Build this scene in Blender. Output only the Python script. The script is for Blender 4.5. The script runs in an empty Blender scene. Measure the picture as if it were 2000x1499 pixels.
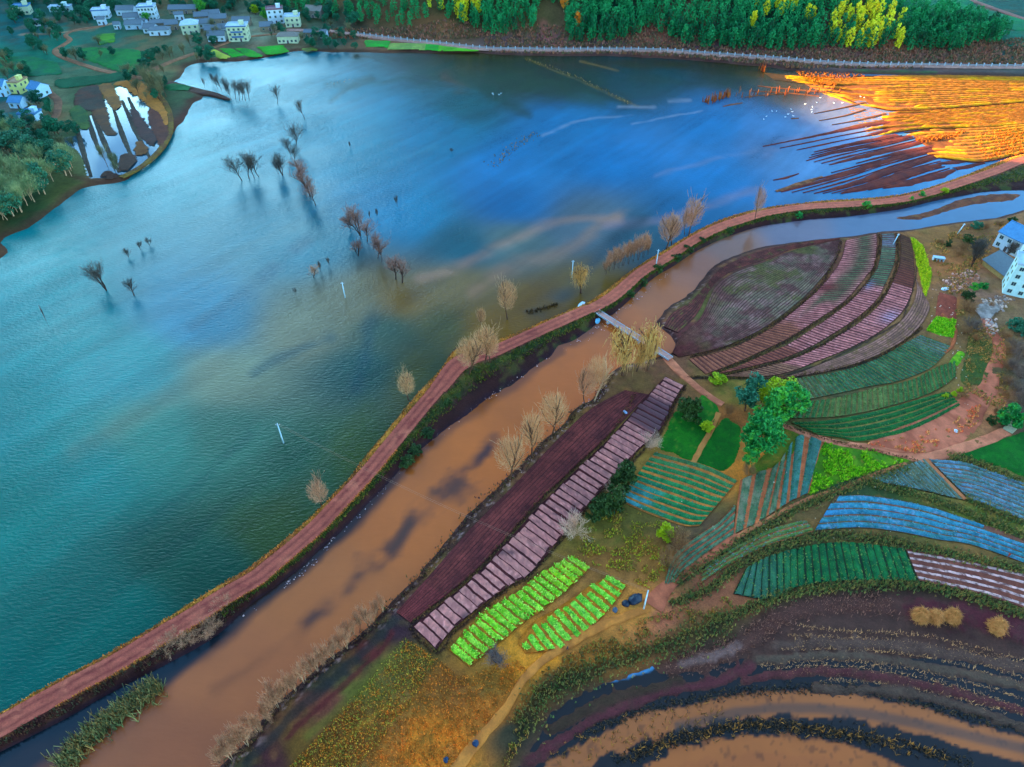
import bpy, math, random
import numpy as np
random.seed(7); RNG=np.random.default_rng(7)
SC=bpy.context.scene; COL=SC.collection
R=math.radians
# ---------------------------------------------------------------- camera
H=150.0; FPX=1345.0; PITCH=R(42.5)
cam=bpy.data.cameras.new('camera'); camo=bpy.data.objects.new('camera',cam); COL.objects.link(camo)
cam.sensor_width=36.0; cam.sensor_fit='HORIZONTAL'; cam.lens=36.0*FPX/2000.0
cam.clip_start=1.0; cam.clip_end=6000.0
camo.location=(0,0,H); camo.rotation_euler=(R(90)-PITCH,0,0)
SC.camera=camo
# ---------------------------------------------------------------- light
SUN_AZ=R(-78); SUN_EL=R(13)          # azimuth from +Y, negative = left of the view
w=bpy.data.worlds.new('World'); SC.world=w; w.use_nodes=True
nt=w.node_tree; nt.nodes.clear()
out=nt.nodes.new('ShaderNodeOutputWorld'); bg=nt.nodes.new('ShaderNodeBackground')
sky=nt.nodes.new('ShaderNodeTexSky'); sky.sky_type='NISHITA'; sky.sun_disc=False
sky.sun_elevation=SUN_EL; sky.sun_rotation=SUN_AZ
sky.altitude=1900; sky.air_density=1.0; sky.dust_density=0.5; sky.ozone_density=3.0
bg.inputs['Strength'].default_value=0.09
def wn(t,**k):
    n=nt.nodes.new(t)
    for a,b in k.items(): setattr(n,a,b)
    return n
# bright cloud bank low over the left shoulder of the valley
tc=wn('ShaderNodeTexCoord'); 
cd=wn('ShaderNodeVectorMath',operation='DOT_PRODUCT')
CAZ,CEL=R(-31),R(23)
cd.inputs[1].default_value=(math.sin(CAZ)*math.cos(CEL),math.cos(CAZ)*math.cos(CEL),math.sin(CEL))
cr=wn('ShaderNodeMapRange',interpolation_type='SMOOTHERSTEP'); cr.inputs['From Min'].default_value=0.945; cr.inputs['From Max'].default_value=1.0
cn=wn('ShaderNodeTexNoise'); cn.inputs['Scale'].default_value=4.0; cn.inputs['Detail'].default_value=6
cnr=wn('ShaderNodeMapRange'); cnr.inputs['From Min'].default_value=0.34; cnr.inputs['From Max'].default_value=0.62
cm=wn('ShaderNodeMath',operation='MULTIPLY')
mix=wn('ShaderNodeMixRGB',blend_type='ADD'); mix.inputs[0].default_value=1.0
cc=wn('ShaderNodeMixRGB',blend_type='MIX'); cc.inputs[1].default_value=(0,0,0,1); cc.inputs[2].default_value=(11,17,19,1)
L=nt.links.new
L(tc.outputs['Generated'],cd.inputs[0]); L(tc.outputs['Generated'],cn.inputs['Vector'])
L(cd.outputs['Value'],cr.inputs['Value']); L(cn.outputs['Fac'],cnr.inputs['Value'])
L(cr.outputs[0],cm.inputs[0]); L(cnr.outputs[0],cm.inputs[1]); L(cm.outputs[0],cc.inputs[0])
L(sky.outputs[0],mix.inputs[1]); L(cc.outputs[0],mix.inputs[2])
tint=wn('ShaderNodeMixRGB',blend_type='MULTIPLY'); tint.inputs[0].default_value=1.0; tint.inputs[2].default_value=(.80,1.,.96,1)
L(mix.outputs[0],tint.inputs[1]); L(tint.outputs[0],bg.inputs['Color']); L(bg.outputs[0],out.inputs[0])
sl=bpy.data.lights.new('sun','SUN'); sl.energy=2.9; sl.angle=R(0.5); sl.color=(1.0,0.74,0.28)
so=bpy.data.objects.new('sun',sl); COL.objects.link(so)
SDIR=np.array([math.sin(SUN_AZ)*math.cos(SUN_EL),math.cos(SUN_AZ)*math.cos(SUN_EL),math.sin(SUN_EL)])
from mathutils import Vector
so.rotation_euler=Vector(SDIR).to_track_quat('Z','Y').to_euler()
SC.view_settings.view_transform='Standard'; SC.view_settings.look='None'
SC.view_settings.exposure=3.68; SC.view_settings.gamma=1.0
# ---------------------------------------------------------------- helpers
CP,SP=math.cos(PITCH),math.sin(PITCH)
def G(u,v,z=0.0):
    "world point where the ray through photo pixel (u,v) meets height z"
    x=(u-1000)/FPX; y=-(v-749.5)/FPX
    t=(z-H)/(-SP+y*CP)
    return np.array([x*t,(CP+y*SP)*t])
def GP(pts,z=0.0): return np.array([G(u,v,z) for u,v in pts])
def PX(x,y,z=0.0):
    zf=y*CP-(z-H)*SP; up=y*SP+(z-H)*CP
    return 1000+FPX*x/zf, 749.5-FPX*up/zf
def lin(c):
    c=np.asarray(c,float)/255.0
    return np.where(c<=0.04045,c/12.92,((c+0.055)/1.055)**2.4)
KW=np.array([.60,1.33,2.1])
def A(*c):
    "albedo of a surface that shows as this photo colour in the valley's shade"
    return np.clip(lin(c[:3])/KW,0.002,0.9)
def cr_(pts,n=12,closed=False):
    "Catmull-Rom through points"
    P=np.asarray(pts,float); N=len(P); o=[]
    rng=range(N if closed else N-1)
    for i in rng:
        if closed: a,b,c,d=P[(i-1)%N],P[i],P[(i+1)%N],P[(i+2)%N]
        else: a,b,c,d=P[max(i-1,0)],P[i],P[i+1],P[min(i+2,N-1)]
        t=np.linspace(0,1,n,endpoint=False)[:,None]
        o.append(0.5*(2*b+(c-a)*t+(2*a-5*b+4*c-d)*t*t+(3*b-a-3*c+d)*t**3))
    if not closed: o.append(P[-1:])
    return np.vstack(o)
def resample(P,n):
    P=np.asarray(P,float); d=np.r_[0,np.cumsum(np.linalg.norm(np.diff(P,axis=0),axis=1))]
    s=np.linspace(0,d[-1],n)
    return np.stack([np.interp(s,d,P[:,k]) for k in range(P.shape[1])],1)
def length(P): return np.linalg.norm(np.diff(np.asarray(P),axis=0),axis=1).sum()
def hash2(i,j,s=0):
    h=(i.astype(np.int64)*374761393+j.astype(np.int64)*668265263+s*1442695041)&0xffffffff
    h=((h^(h>>13))*1274126177)&0xffffffff
    return ((h^(h>>16))&0xffff)/65535.0
def vnoise(x,y,s=0):
    i=np.floor(x).astype(np.int64); j=np.floor(y).astype(np.int64); fx=x-i; fy=y-j
    fx=fx*fx*(3-2*fx); fy=fy*fy*(3-2*fy)
    return (hash2(i,j,s)*(1-fx)+hash2(i+1,j,s)*fx)*(1-fy)+(hash2(i,j+1,s)*(1-fx)+hash2(i+1,j+1,s)*fx)*fy
def fbm(x,y,sc,o=4,s=0):
    x=np.asarray(x)/sc; y=np.asarray(y)/sc; r=0; a=.5; tot=0
    for k in range(o):
        r=r+a*vnoise(x,y,s+k*17); tot+=a; a*=.55; x=x*2.03+11.3; y=y*2.03+5.7
    return r/tot-0.5
def inside(x,y,poly):
    r=np.zeros(x.shape,bool); P=np.asarray(poly); n=len(P); j=n-1
    for i in range(n):
        xi,yi=P[i]; xj,yj=P[j]
        if yi!=yj:
            r^=((yi>y)!=(yj>y))&(x<(xj-xi)*(y-yi)/(yj-yi)+xi)
        j=i
    return r
def dseg(x,y,P,closed=False):
    "distance to polyline"
    P=np.asarray(P); d=np.full(x.shape,1e9); n=len(P)
    for i in range(n if closed else n-1):
        a=P[i]; b=P[(i+1)%n]; e=b-a; l=max(e@e,1e-9)
        t=np.clip(((x-a[0])*e[0]+(y-a[1])*e[1])/l,0,1)
        d=np.minimum(d,np.hypot(x-a[0]-t*e[0],y-a[1]-t*e[1]))
    return d
def sdist(x,y,poly):
    d=dseg(x,y,poly,True); return np.where(inside(x,y,poly),-d,d)
def sstep(a,b,x):
    t=np.clip((x-a)/(b-a),0,1); return t*t*(3-2*t)
def tag(o,label=None,cat=None,group=None,kind=None):
    if label: o['label']=label
    if cat: o['category']=cat
    if group: o['group']=group
    if kind: o['kind']=kind
    return o
def mesh(name,V,F,mats=None,col=None,mi=None,parent=None,smooth=False,kind=None,loc=None):
    V=np.asarray(V,np.float32); me=bpy.data.meshes.new(name)
    if isinstance(F,np.ndarray) and F.ndim==2:
        nf,k=F.shape; me.vertices.add(len(V)); me.vertices.foreach_set('co',V.ravel())
        me.loops.add(nf*k); me.loops.foreach_set('vertex_index',F.astype(np.int32).ravel())
        me.polygons.add(nf); me.polygons.foreach_set('loop_start',np.arange(0,nf*k,k,dtype=np.int32))
        me.polygons.foreach_set('loop_total',np.full(nf,k,np.int32)); me.update(calc_edges=True); me.validate()
    else:
        me.from_pydata(V.tolist(),[],[list(map(int,f)) for f in F]); me.update()
    if mats is not None:
        for m in (mats if isinstance(mats,(list,tuple)) else [mats]): me.materials.append(m)
    if mi is not None: me.polygons.foreach_set('material_index',np.asarray(mi,np.int32))
    if col is not None:
        at=me.color_attributes.new('Col','FLOAT_COLOR','POINT')
        c=np.ones((len(V),4),np.float32); c[:,:3]=col; at.data.foreach_set('color',c.ravel())
    if smooth: me.polygons.foreach_set('use_smooth',np.ones(len(me.polygons),bool))
    o=bpy.data.objects.new(name,me); COL.objects.link(o)
    if parent: o.parent=parent
    if loc is not None: o.location=loc
    if kind: o['kind']=kind
    return o
def empty(name,loc=(0,0,0),rz=0.0):
    o=bpy.data.objects.new(name,None); COL.objects.link(o); o.location=loc; o.rotation_euler=(0,0,rz); o.empty_display_size=.5
    return o
class MB:
    "collects primitives; build() links them as ONE mesh object"
    def __init__(s): s.V=[]; s.F=[]; s.M=[]; s.n=0
    def add(s,V,F,m=0):
        V=np.asarray(V,float); s.V.append(V); s.F+= [[i+s.n for i in f] for f in F]; s.M+=[m]*len(F); s.n+=len(V)
    def box(s,x0,x1,y0,y1,z0,z1,m=0):
        s.add([(x0,y0,z0),(x1,y0,z0),(x1,y1,z0),(x0,y1,z0),(x0,y0,z1),(x1,y0,z1),(x1,y1,z1),(x0,y1,z1)],
              [(0,3,2,1),(4,5,6,7),(0,1,5,4),(1,2,6,5),(2,3,7,6),(3,0,4,7)],m)
    def tube(s,pts,rad,k=6,m=0,cap=True):
        pts=np.asarray(pts,float); n=len(pts); V=[]
        for i in range(n):
            t=pts[min(i+1,n-1)]-pts[max(i-1,0)]; t=t/(np.linalg.norm(t)+1e-9)
            a=np.cross(t,(0,0,1) if abs(t[2])<.9 else (1,0,0)); a/=np.linalg.norm(a); b=np.cross(t,a)
            for q in range(k):
                th=2*math.pi*q/k; V.append(pts[i]+rad[i]*(a*math.cos(th)+b*math.sin(th)))
        F=[(i*k+q,i*k+(q+1)%k,(i+1)*k+(q+1)%k,(i+1)*k+q) for i in range(n-1) for q in range(k)]
        if cap: F+= [tuple(range(k))[::-1],tuple((n-1)*k+q for q in range(k))]
        s.add(V,F,m)
    def build(s,name,mats,parent=None,smooth=False,**k):
        return mesh(name,np.vstack(s.V),s.F,mats,mi=s.M,parent=parent,smooth=smooth,**k)
# ---------------------------------------------------------------- materials
def newmat(name):
    m=bpy.data.materials.new(name); m.use_nodes=True; t=m.node_tree
    b=t.nodes['Principled BSDF']; return m,t,b
def nd(t,typ,**k):
    n=t.nodes.new(typ)
    for a,b in k.items():
        if a in n.inputs: n.inputs[a].default_value=b
        else: setattr(n,a,b)
    return n
def noise_node(t,scale,detail=5,rough=.6,vec=None,dim=None):
    n=nd(t,'ShaderNodeTexNoise'); n.inputs['Scale'].default_value=scale; n.inputs['Detail'].default_value=detail; n.inputs['Roughness'].default_value=rough
    if vec is not None: t.links.new(vec,n.inputs['Vector'])
    return n
def ground_mat(name,c1=None,c2=None,amt=.35,sc=(0.35,2.5),rough=.95,bump=.3,spec=.2,thr=None,c3=None):
    """c1/c2 mixed by clumpy noise (or the vertex colour if c1 is None), value broken up at two scales"""
    m,t,b=newmat(name); l=t.links.new
    geo=nd(t,'ShaderNodeNewGeometry'); pos=geo.outputs['Position']
    n1=noise_node(t,sc[0],5,.65,pos); n2=noise_node(t,sc[1],4,.7,pos)
    if c1 is None:
        at=nd(t,'ShaderNodeAttribute'); at.attribute_name='Col'; base=at.outputs['Color']
    else:
        mx=nd(t,'ShaderNodeMixRGB'); mx.inputs[1].default_value=(*c1,1); mx.inputs[2].default_value=(*(c2 if c2 is not None else c1),1)
        mr=nd(t,'ShaderNodeMapRange'); mr.inputs['From Min'].default_value=.38 if thr is None else thr-.06; mr.inputs['From Max'].default_value=.62 if thr is None else thr+.06
        l(n1.outputs['Fac'],mr.inputs['Value']); l(mr.outputs[0],mx.inputs[0]); base=mx.outputs[0]
        if c3 is not None:
            n3=noise_node(t,sc[1]*1.7,3,.6,pos); m3=nd(t,'ShaderNodeMapRange'); m3.inputs['From Min'].default_value=.54; m3.inputs['From Max'].default_value=.64
            x3=nd(t,'ShaderNodeMixRGB'); x3.inputs[2].default_value=(*c3,1); l(n3.outputs['Fac'],m3.inputs['Value']); l(m3.outputs[0],x3.inputs[0]); l(base,x3.inputs[1]); base=x3.outputs[0]
    ad=nd(t,'ShaderNodeMath',operation='ADD'); l(n1.outputs['Fac'],ad.inputs[0]); l(n2.outputs['Fac'],ad.inputs[1])
    r=nd(t,'ShaderNodeMapRange'); r.inputs['From Min'].default_value=.7; r.inputs['From Max'].default_value=1.3
    r.inputs['To Min'].default_value=1-amt; r.inputs['To Max'].default_value=1+amt; r.clamp=False
    l(ad.outputs[0],r.inputs['Value'])
    hs=nd(t,'ShaderNodeVectorMath',operation='SCALE'); l(base,hs.inputs[0]); l(r.outputs[0],hs.inputs['Scale'])
    l(hs.outputs[0],b.inputs['Base Color'])
    b.inputs['Roughness'].default_value=rough; b.inputs['Specular IOR Level'].default_value=spec
    bp=nd(t,'ShaderNodeBump'); bp.inputs['Strength'].default_value=bump; bp.inputs['Distance'].default_value=.4
    l(n2.outputs['Fac'],bp.inputs['Height']); l(bp.outputs[0],b.inputs['Normal'])
    return m
def water_mat(name,col=None,rough=.08,wave=.25,wscale=.55,dist=.35,spec=.5,ior=1.33,jit=.1):
    m,t,b=newmat(name); l=t.links.new
    geo=nd(t,'ShaderNodeNewGeometry'); pos=geo.outputs['Position']
    if col is None:
        at=nd(t,'ShaderNodeAttribute'); at.attribute_name='Col'; base=at.outputs['Color']
    else:
        rg=nd(t,'ShaderNodeRGB'); rg.outputs[0].default_value=(*col,1); base=rg.outputs[0]
    mp=nd(t,'ShaderNodeMapping'); mp.inputs['Rotation'].default_value=(0,0,R(14)); mp.inputs['Scale'].default_value=(.55,1.25,1)
    l(pos,mp.inputs['Vector'])
    n0=noise_node(t,.05,4,.6,pos)
    sc=nd(t,'ShaderNodeMapRange'); sc.inputs['From Min'].default_value=.3; sc.inputs['From Max'].default_value=.7; sc.inputs['To Min'].default_value=1-jit; sc.inputs['To Max'].default_value=1+jit
    l(n0.outputs['Fac'],sc.inputs['Value'])
    hs=nd(t,'ShaderNodeVectorMath',operation='SCALE'); l(base,hs.inputs[0]); l(sc.outputs[0],hs.inputs['Scale']); l(hs.outputs[0],b.inputs['Base Color'])
    n1=noise_node(t,wscale,4,.55,mp.outputs[0])
    wv=nd(t,'ShaderNodeMapRange'); wv.inputs['From Min'].default_value=.35; wv.inputs['From Max'].default_value=.65; wv.inputs['To Min'].default_value=.45; wv.inputs['To Max'].default_value=1.
    n2=noise_node(t,.018,3,.5,pos); l(n2.outputs['Fac'],wv.inputs['Value'])
    ws=nd(t,'ShaderNodeMath',operation='MULTIPLY'); ws.inputs[1].default_value=wave; l(wv.outputs[0],ws.inputs[0])
    bp=nd(t,'ShaderNodeBump'); bp.inputs['Distance'].default_value=dist
    l(ws.outputs[0],bp.inputs['Strength']); l(n1.outputs['Fac'],bp.inputs['Height']); l(bp.outputs[0],b.inputs['Normal'])
    b.inputs['Roughness'].default_value=rough; b.inputs['IOR'].default_value=ior; b.inputs['Specular IOR Level'].default_value=spec
    return m
def plain(name,c,rough=.8,spec=.3,amt=.15,sc=1.5):
    return ground_mat(name,c,c,amt=amt,sc=(sc*.3,sc),rough=rough,bump=.08,spec=spec)
# ---------------------------------------------------------------- traced lines (photo pixels)
LAKE_EDGE=[(-60,1428),(0,1400),(76,1352),(152,1313),(228,1269),(304,1225),(380,1175),(456,1129),(500,1100),(576,1039),(627,993),(677,943),(703,905),(741,859),(779,813),(819,763),(850,738),(866,722),(872,700),(866,686),(888,677),(930,676),(974,666),(1000,657),(1063,631),(1122,606),(1142,596),(1177,573),(1228,535),(1286,497),(1330,471),(1380,443),(1431,423),(1497,408),(1576,400),(1606,395),(1703,389),(1792,376),(1880,346),(1944,319),(1997,304),(2080,280)]
ROAD=[(-60,1446),(0,1419),(76,1376),(152,1335),(228,1294),(304,1248),(380,1203),(431,1170),(497,1132),(525,1110),(614,1034),(662,984),(720,922),(769,862),(822,798),(862,752),(892,715),(925,697),(960,688),(997,672),(1076,636),(1142,607),(1162,600),(1203,575),(1253,532),(1304,502),(1355,469),(1406,444),(1456,427),(1497,416),(1576,404),(1677,398),(1753,391),(1804,380),(1880,356),(1944,334),(1997,313),(2080,288)]
RIVER_W=[(-60,1500),(0,1469),(127,1405),(228,1347),(330,1296),(406,1253),(444,1225),(490,1180),(538,1146),(589,1108),(627,1070),(665,1039),(710,993),(753,950),(779,920),(799,897),(842,862),(880,831),(916,808),(956,775),(997,753),(1050,712),(1089,687),(1091,674),(1114,669),(1142,651),(1162,636),(1175,620),(1193,618),(1236,580),(1266,552),(1304,525),(1355,494),(1406,469),(1456,451),(1497,441),(1576,430),(1652,424),(1728,414),(1766,408),(1817,395),(1880,383),(1931,375),(2010,372),(2090,368)]
RIVER_E=[(350,1560),(431,1497),(466,1464),(500,1423),(551,1367),(627,1301),(677,1261),(728,1215),(753,1187),(817,1127),(824,1115),(868,1065),(906,1014),(944,976),(982,943),(1025,902),(1063,859),(1101,831),(1119,801),(1157,781),(1177,750),(1193,727),(1230,712),(1275,700),(1312,690),(1318,668),(1300,648),(1283,630),(1304,603),(1340,580),(1363,558),(1390,525),(1431,502),(1497,482),(1576,471),(1642,464),(1710,455),(1779,449),(1855,437),(1944,426),(2002,411),(2090,395)]
ZL=1.0
def jit(P,amp,sc=3.0,s=0):
    P=np.array(P); P[:,0]+=amp*2*fbm(P[:,0],P[:,1],sc,4,s); P[:,1]+=amp*2*fbm(P[:,0]+50,P[:,1]+50,sc,4,s+5); return P
lake_e=jit(cr_(GP(LAKE_EDGE,0.),10),.7,3)
road_c=cr_(GP(ROAD,2.0),10)
riv_w=jit(cr_(GP(RIVER_W,0.),10),.8,3,2)
riv_e=jit(cr_(GP(RIVER_E,0.),10),.8,3,3)
# ---------------------------------------------------------------- grid painter
def grid(x0,x1,y0,y1,res):
    nx=int((x1-x0)/res)+1; ny=int((y1-y0)/res)+1
    X,Y=np.meshgrid(x0+np.arange(nx)*res,y0+np.arange(ny)*res)
    i=np.arange(nx*ny).reshape(ny,nx)
    F=np.stack([i[:-1,:-1],i[:-1,1:],i[1:,1:],i[1:,:-1]],-1).reshape(-1,4)
    return X.ravel(),Y.ravel(),F
def keep(V,F,C,mask):
    k=mask[F].any(1); F=F[k]; u,inv=np.unique(F,return_inverse=True)
    return V[u],inv.reshape(F.shape),(None if C is None else C[u])
def idw(u,v,ctrl,s=25.,p=2.2):
    num=0; den=0
    for (a,b),c in ctrl:
        wgt=1/((u-a)**2+((v-b)*1.6)**2+s*s)**p
        num=num+wgt[:,None]*lin(c)[None]; den=den+wgt
    return num/den[:,None]
def blend(C,a,col): return C*(1-a[:,None])+a[:,None]*np.asarray(col)[None]
# ---------------------------------------------------------------- lake
LC=[((0,560),(0,126,140)),((100,700),(0,124,134)),((150,900),(0,110,112)),((0,800),(0,116,122)),((0,1000),(0,106,104)),((0,1380),(0,90,88)),((200,1200),(0,86,82)),((400,1100),(14,68,58)),((550,1050),(40,68,34)),((700,900),(44,68,28)),((830,740),(58,64,28)),((600,900),(24,70,55)),((450,850),(40,94,82)),((300,850),(34,112,106)),((250,720),(0,116,128)),((450,740),(96,112,96)),((600,650),(98,102,84)),((700,600),(98,96,74)),((780,590),(112,88,40)),((900,560),(104,90,56)),((950,640),(112,84,22)),((870,640),(66,72,40)),((750,640),(40,72,62)),((700,720),(20,66,66)),((1000,470),(76,98,100)),((1150,440),(72,92,108)),((1250,460),(30,72,92)),((1150,560),(95,80,36)),((1050,600),(100,76,22)),((900,480),(12,78,98)),((1000,400),(0,88,146)),((800,420),(0,106,150)),((600,480),(0,92,118)),((400,620),(0,98,134)),((1200,300),(0,104,172)),((1400,340),(0,104,172)),((600,250),(0,104,134)),((900,200),(0,78,92)),((850,260),(0,104,146)),((700,250),(0,108,140)),((1100,250),(0,100,160)),((1000,330),(0,102,165)),((1000,140),(38,48,16)),((900,120),(52,48,16)),((1250,150),(6,52,60)),((1450,130),(40,44,20)),((1550,180),(52,52,24)),((1400,250),(0,100,165)),((1500,280),(50,88,135)),((400,150),(0,112,140)),((300,300),(30,120,140)),((1350,420),(0,80,130)),((1700,350),(20,112,172)),((1650,262),(96,132,190)),((1560,300),(70,122,180)),((1610,222),(96,112,150)),((1500,252),(50,112,175)),((1740,300),(60,130,190)),((1120,150),(20,44,30))]  # sky blue, pale glare and hill reflection are partly painted into this body colour
STRK=[([(700,112),(900,118),(1100,124),(1300,126),(1500,140)],13,(34,42,14),.9),([(820,150),(1000,165),(1160,182)],24,(20,60,40),.7),([(1240,150),(1400,160),(1500,172)],12,(24,50,40),.6),([(380,640),(440,600),(500,560),(560,510),(610,472)],16,(0,66,100),.65),([(230,1075),(330,1000),(420,930),(490,855)],13,(0,60,64),.4),([(330,1085),(430,1010),(500,950)],14,(0,60,60),.35),([(500,735),(560,700),(650,662)],9,(0,58,78),.55),([(700,760),(712,690),(722,625)],14,(0,58,76),.6),([(800,660),(860,700),(830,760)],20,(30,66,56),.4),  # dark strokes off the far shore paint the hill's reflection; plume strokes are silt
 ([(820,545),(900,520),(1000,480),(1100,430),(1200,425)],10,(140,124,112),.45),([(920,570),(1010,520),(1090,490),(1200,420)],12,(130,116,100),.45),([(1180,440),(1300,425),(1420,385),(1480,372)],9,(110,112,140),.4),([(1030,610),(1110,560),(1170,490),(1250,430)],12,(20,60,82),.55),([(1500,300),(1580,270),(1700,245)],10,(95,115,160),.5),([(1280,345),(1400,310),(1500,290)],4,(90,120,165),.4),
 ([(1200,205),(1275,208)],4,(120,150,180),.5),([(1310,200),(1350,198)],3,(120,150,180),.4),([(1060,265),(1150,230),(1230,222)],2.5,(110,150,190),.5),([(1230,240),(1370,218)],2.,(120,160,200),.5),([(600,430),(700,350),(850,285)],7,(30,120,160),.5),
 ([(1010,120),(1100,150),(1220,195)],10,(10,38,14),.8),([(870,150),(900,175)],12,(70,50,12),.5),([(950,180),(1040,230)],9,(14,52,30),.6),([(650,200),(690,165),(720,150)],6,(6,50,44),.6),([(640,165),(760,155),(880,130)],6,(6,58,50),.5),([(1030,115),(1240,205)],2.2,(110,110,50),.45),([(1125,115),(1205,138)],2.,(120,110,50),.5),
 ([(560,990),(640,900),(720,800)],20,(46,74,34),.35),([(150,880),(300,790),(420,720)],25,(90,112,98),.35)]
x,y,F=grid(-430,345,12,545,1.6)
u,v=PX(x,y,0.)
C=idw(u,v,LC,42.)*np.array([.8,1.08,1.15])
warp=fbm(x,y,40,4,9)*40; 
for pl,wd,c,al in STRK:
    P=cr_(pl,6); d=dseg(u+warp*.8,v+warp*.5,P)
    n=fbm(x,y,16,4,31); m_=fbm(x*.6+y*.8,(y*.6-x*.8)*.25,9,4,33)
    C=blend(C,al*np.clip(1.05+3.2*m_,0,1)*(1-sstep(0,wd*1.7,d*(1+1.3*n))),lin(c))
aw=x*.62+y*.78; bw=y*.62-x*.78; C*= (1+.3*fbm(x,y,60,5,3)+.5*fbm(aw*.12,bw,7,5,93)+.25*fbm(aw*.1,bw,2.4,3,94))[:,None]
e_poly=np.vstack([road_c,[(420,330),(420,5),(-110,5)]])
d_ok=~inside(x,y,e_poly)
V=np.stack([x,y,np.zeros_like(x)],1)
V2,F2,C2=keep(V,F,C,d_ok)
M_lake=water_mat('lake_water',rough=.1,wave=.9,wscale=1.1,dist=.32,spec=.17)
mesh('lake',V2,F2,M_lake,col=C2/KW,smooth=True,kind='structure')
# ---------------------------------------------------------------- river
RC=[((250,1480),(150,98,66)),((450,1300),(165,108,68)),((600,1150),(170,112,66)),((800,1000),(178,112,58)),((1000,850),(182,112,48)),((1100,720),(180,110,48)),((1200,620),(172,108,56)),((1280,580),(162,108,66)),((1350,520),(150,105,80)),((1430,480),(130,104,95)),((1550,450),(104,112,150)),((1700,435),(80,114,168)),((1850,415),(64,118,180)),((2000,390),(50,118,185)),((300,1480),(150,96,64))]  # blue upstream entries paint the sky's reflection into the water colour
RS=[([(962,850),(945,880),(915,925),(870,965),(835,985),(800,1025),(770,1065),(720,1110),(660,1165),(600,1220)],13,(70,56,58),.9),([(842,962),(815,990),(790,1035),(765,1060)],9,(76,62,60),.75),([(955,870),(925,925)],9,(48,36,50),.6),
 ([(600,1225),(520,1290),(420,1350)],12,(120,78,52),.5)]
x,y,F=grid(-115,340,12,330,1.0)
u,v=PX(x,y,0.)
C=idw(u,v,RC); n=fbm(x,y,9,4,41)
wp=fbm(x,y,8,4,77)*14
for pl,wd,c,al in RS:
    d=dseg(u+wp,v+wp,cr_(pl,6)); C=blend(C,al*np.clip(1.05+4.*fbm(x,y,9,4,47),.0,1)*(1-sstep(0,wd*1.6,d*(1+2.2*n))),lin(c))
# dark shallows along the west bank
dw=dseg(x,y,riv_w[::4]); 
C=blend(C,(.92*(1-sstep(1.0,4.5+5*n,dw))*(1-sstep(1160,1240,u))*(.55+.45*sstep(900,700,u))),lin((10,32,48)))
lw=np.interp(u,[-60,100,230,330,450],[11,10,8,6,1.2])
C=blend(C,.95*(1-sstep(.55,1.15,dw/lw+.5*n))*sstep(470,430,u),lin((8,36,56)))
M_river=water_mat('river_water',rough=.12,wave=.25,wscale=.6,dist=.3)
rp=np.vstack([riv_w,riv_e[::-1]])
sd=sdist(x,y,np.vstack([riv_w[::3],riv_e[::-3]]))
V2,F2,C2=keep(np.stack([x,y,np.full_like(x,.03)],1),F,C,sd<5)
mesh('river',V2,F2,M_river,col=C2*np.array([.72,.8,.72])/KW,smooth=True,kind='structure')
# ---------------------------------------------------------------- embankment + road
N=900
rc=resample(road_c,N); tn=np.gradient(rc,axis=0); tn/=np.linalg.norm(tn,axis=1)[:,None]; nl=np.stack([-tn[:,1],tn[:,0]],1)
def nearest(P,Q):
    "for each of P, where the normal offset to polyline Q lies (signed along nl)"
    o=np.empty(len(P))
    for i in range(len(P)):
        d=Q-P[i]; along=np.abs(d@tn[i]); r=np.linalg.norm(d,axis=1)
        k=np.argmin(r+along*1.0); o[i]=d[k]@nl[i]
    return o
le=cr_(GP(LAKE_EDGE,0.),30); re_=cr_(GP(RIVER_W,0.),30)
ol=np.maximum(nearest(rc,le),3.4); orr=np.minimum(nearest(rc,re_),-4.0)
ker=np.ones(9)/9
ol=np.convolve(np.pad(ol,4,'edge'),ker,'valid'); orr=np.convolve(np.pad(orr,4,'edge'),ker,'valid')
ru,rv=PX(rc[:,0],rc[:,1],2.)
rw=2.55+.35*fbm(np.arange(N),np.zeros(N),25,3,1)+.9*np.exp(-((ru-905)/45)**2)*(rv<760)*1.2
prof=[(1.35,-1.2),(1.0,.05),(.82,.9),(.5,1.7),(.0,1.92)]   # fraction of the way from road edge to water, z
cols=[]; zs=[]; cc_=[]
fr=np.arange(N)
def side(o,sgn):
    r=[]
    for f,z in prof:
        off=sgn*rw+ (o-sgn*rw)*f; r.append((off,np.full(N,z)))
    return r
Lh=side(ol,1); Rh=side(orr,-1)
rows=Lh+[(0*rw,np.full(N,1.9))]+Rh[::-1]
# subdivide across
offs=np.stack([r[0] for r in rows],1); zz=np.stack([r[1] for r in rows],1)
K=46; s0=np.linspace(0,1,offs.shape[1]); s1=np.linspace(0,1,K)
offs=np.stack([np.interp(s1,s0,o) for o in offs]); zz=np.stack([np.interp(s1,s0,o) for o in zz])
X=rc[:,None,0]+nl[:,None,0]*offs; Y=rc[:,None,1]+nl[:,None,1]*offs
Z=zz+ .35*fbm(X,Y,2.0,4,3)*(np.abs(offs)>rw[:,None]*1.05)
V=np.stack([X,Y,Z],-1).reshape(-1,3)
i=np.arange(N*K).reshape(N,K); F=np.stack([i[:-1,:-1],i[:-1,1:],i[1:,1:],i[1:,:-1]],-1).reshape(-1,4)[:, ::-1]
fo=offs/np.where(offs>0,ol[:,None],orr[:,None]*-1); t=np.abs(offs)-rw[:,None]; far=np.where(offs>0,(offs-rw[:,None])/(ol[:,None]-rw[:,None]),(-offs-rw[:,None])/(-orr[:,None]-rw[:,None]))
far=np.clip(far,-1,1.5); xs,ys=X.ravel(),Y.ravel(); U=np.repeat(ru,K); VV=np.repeat(rv,K); fa=far.ravel(); lf=(offs>0).ravel()
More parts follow.
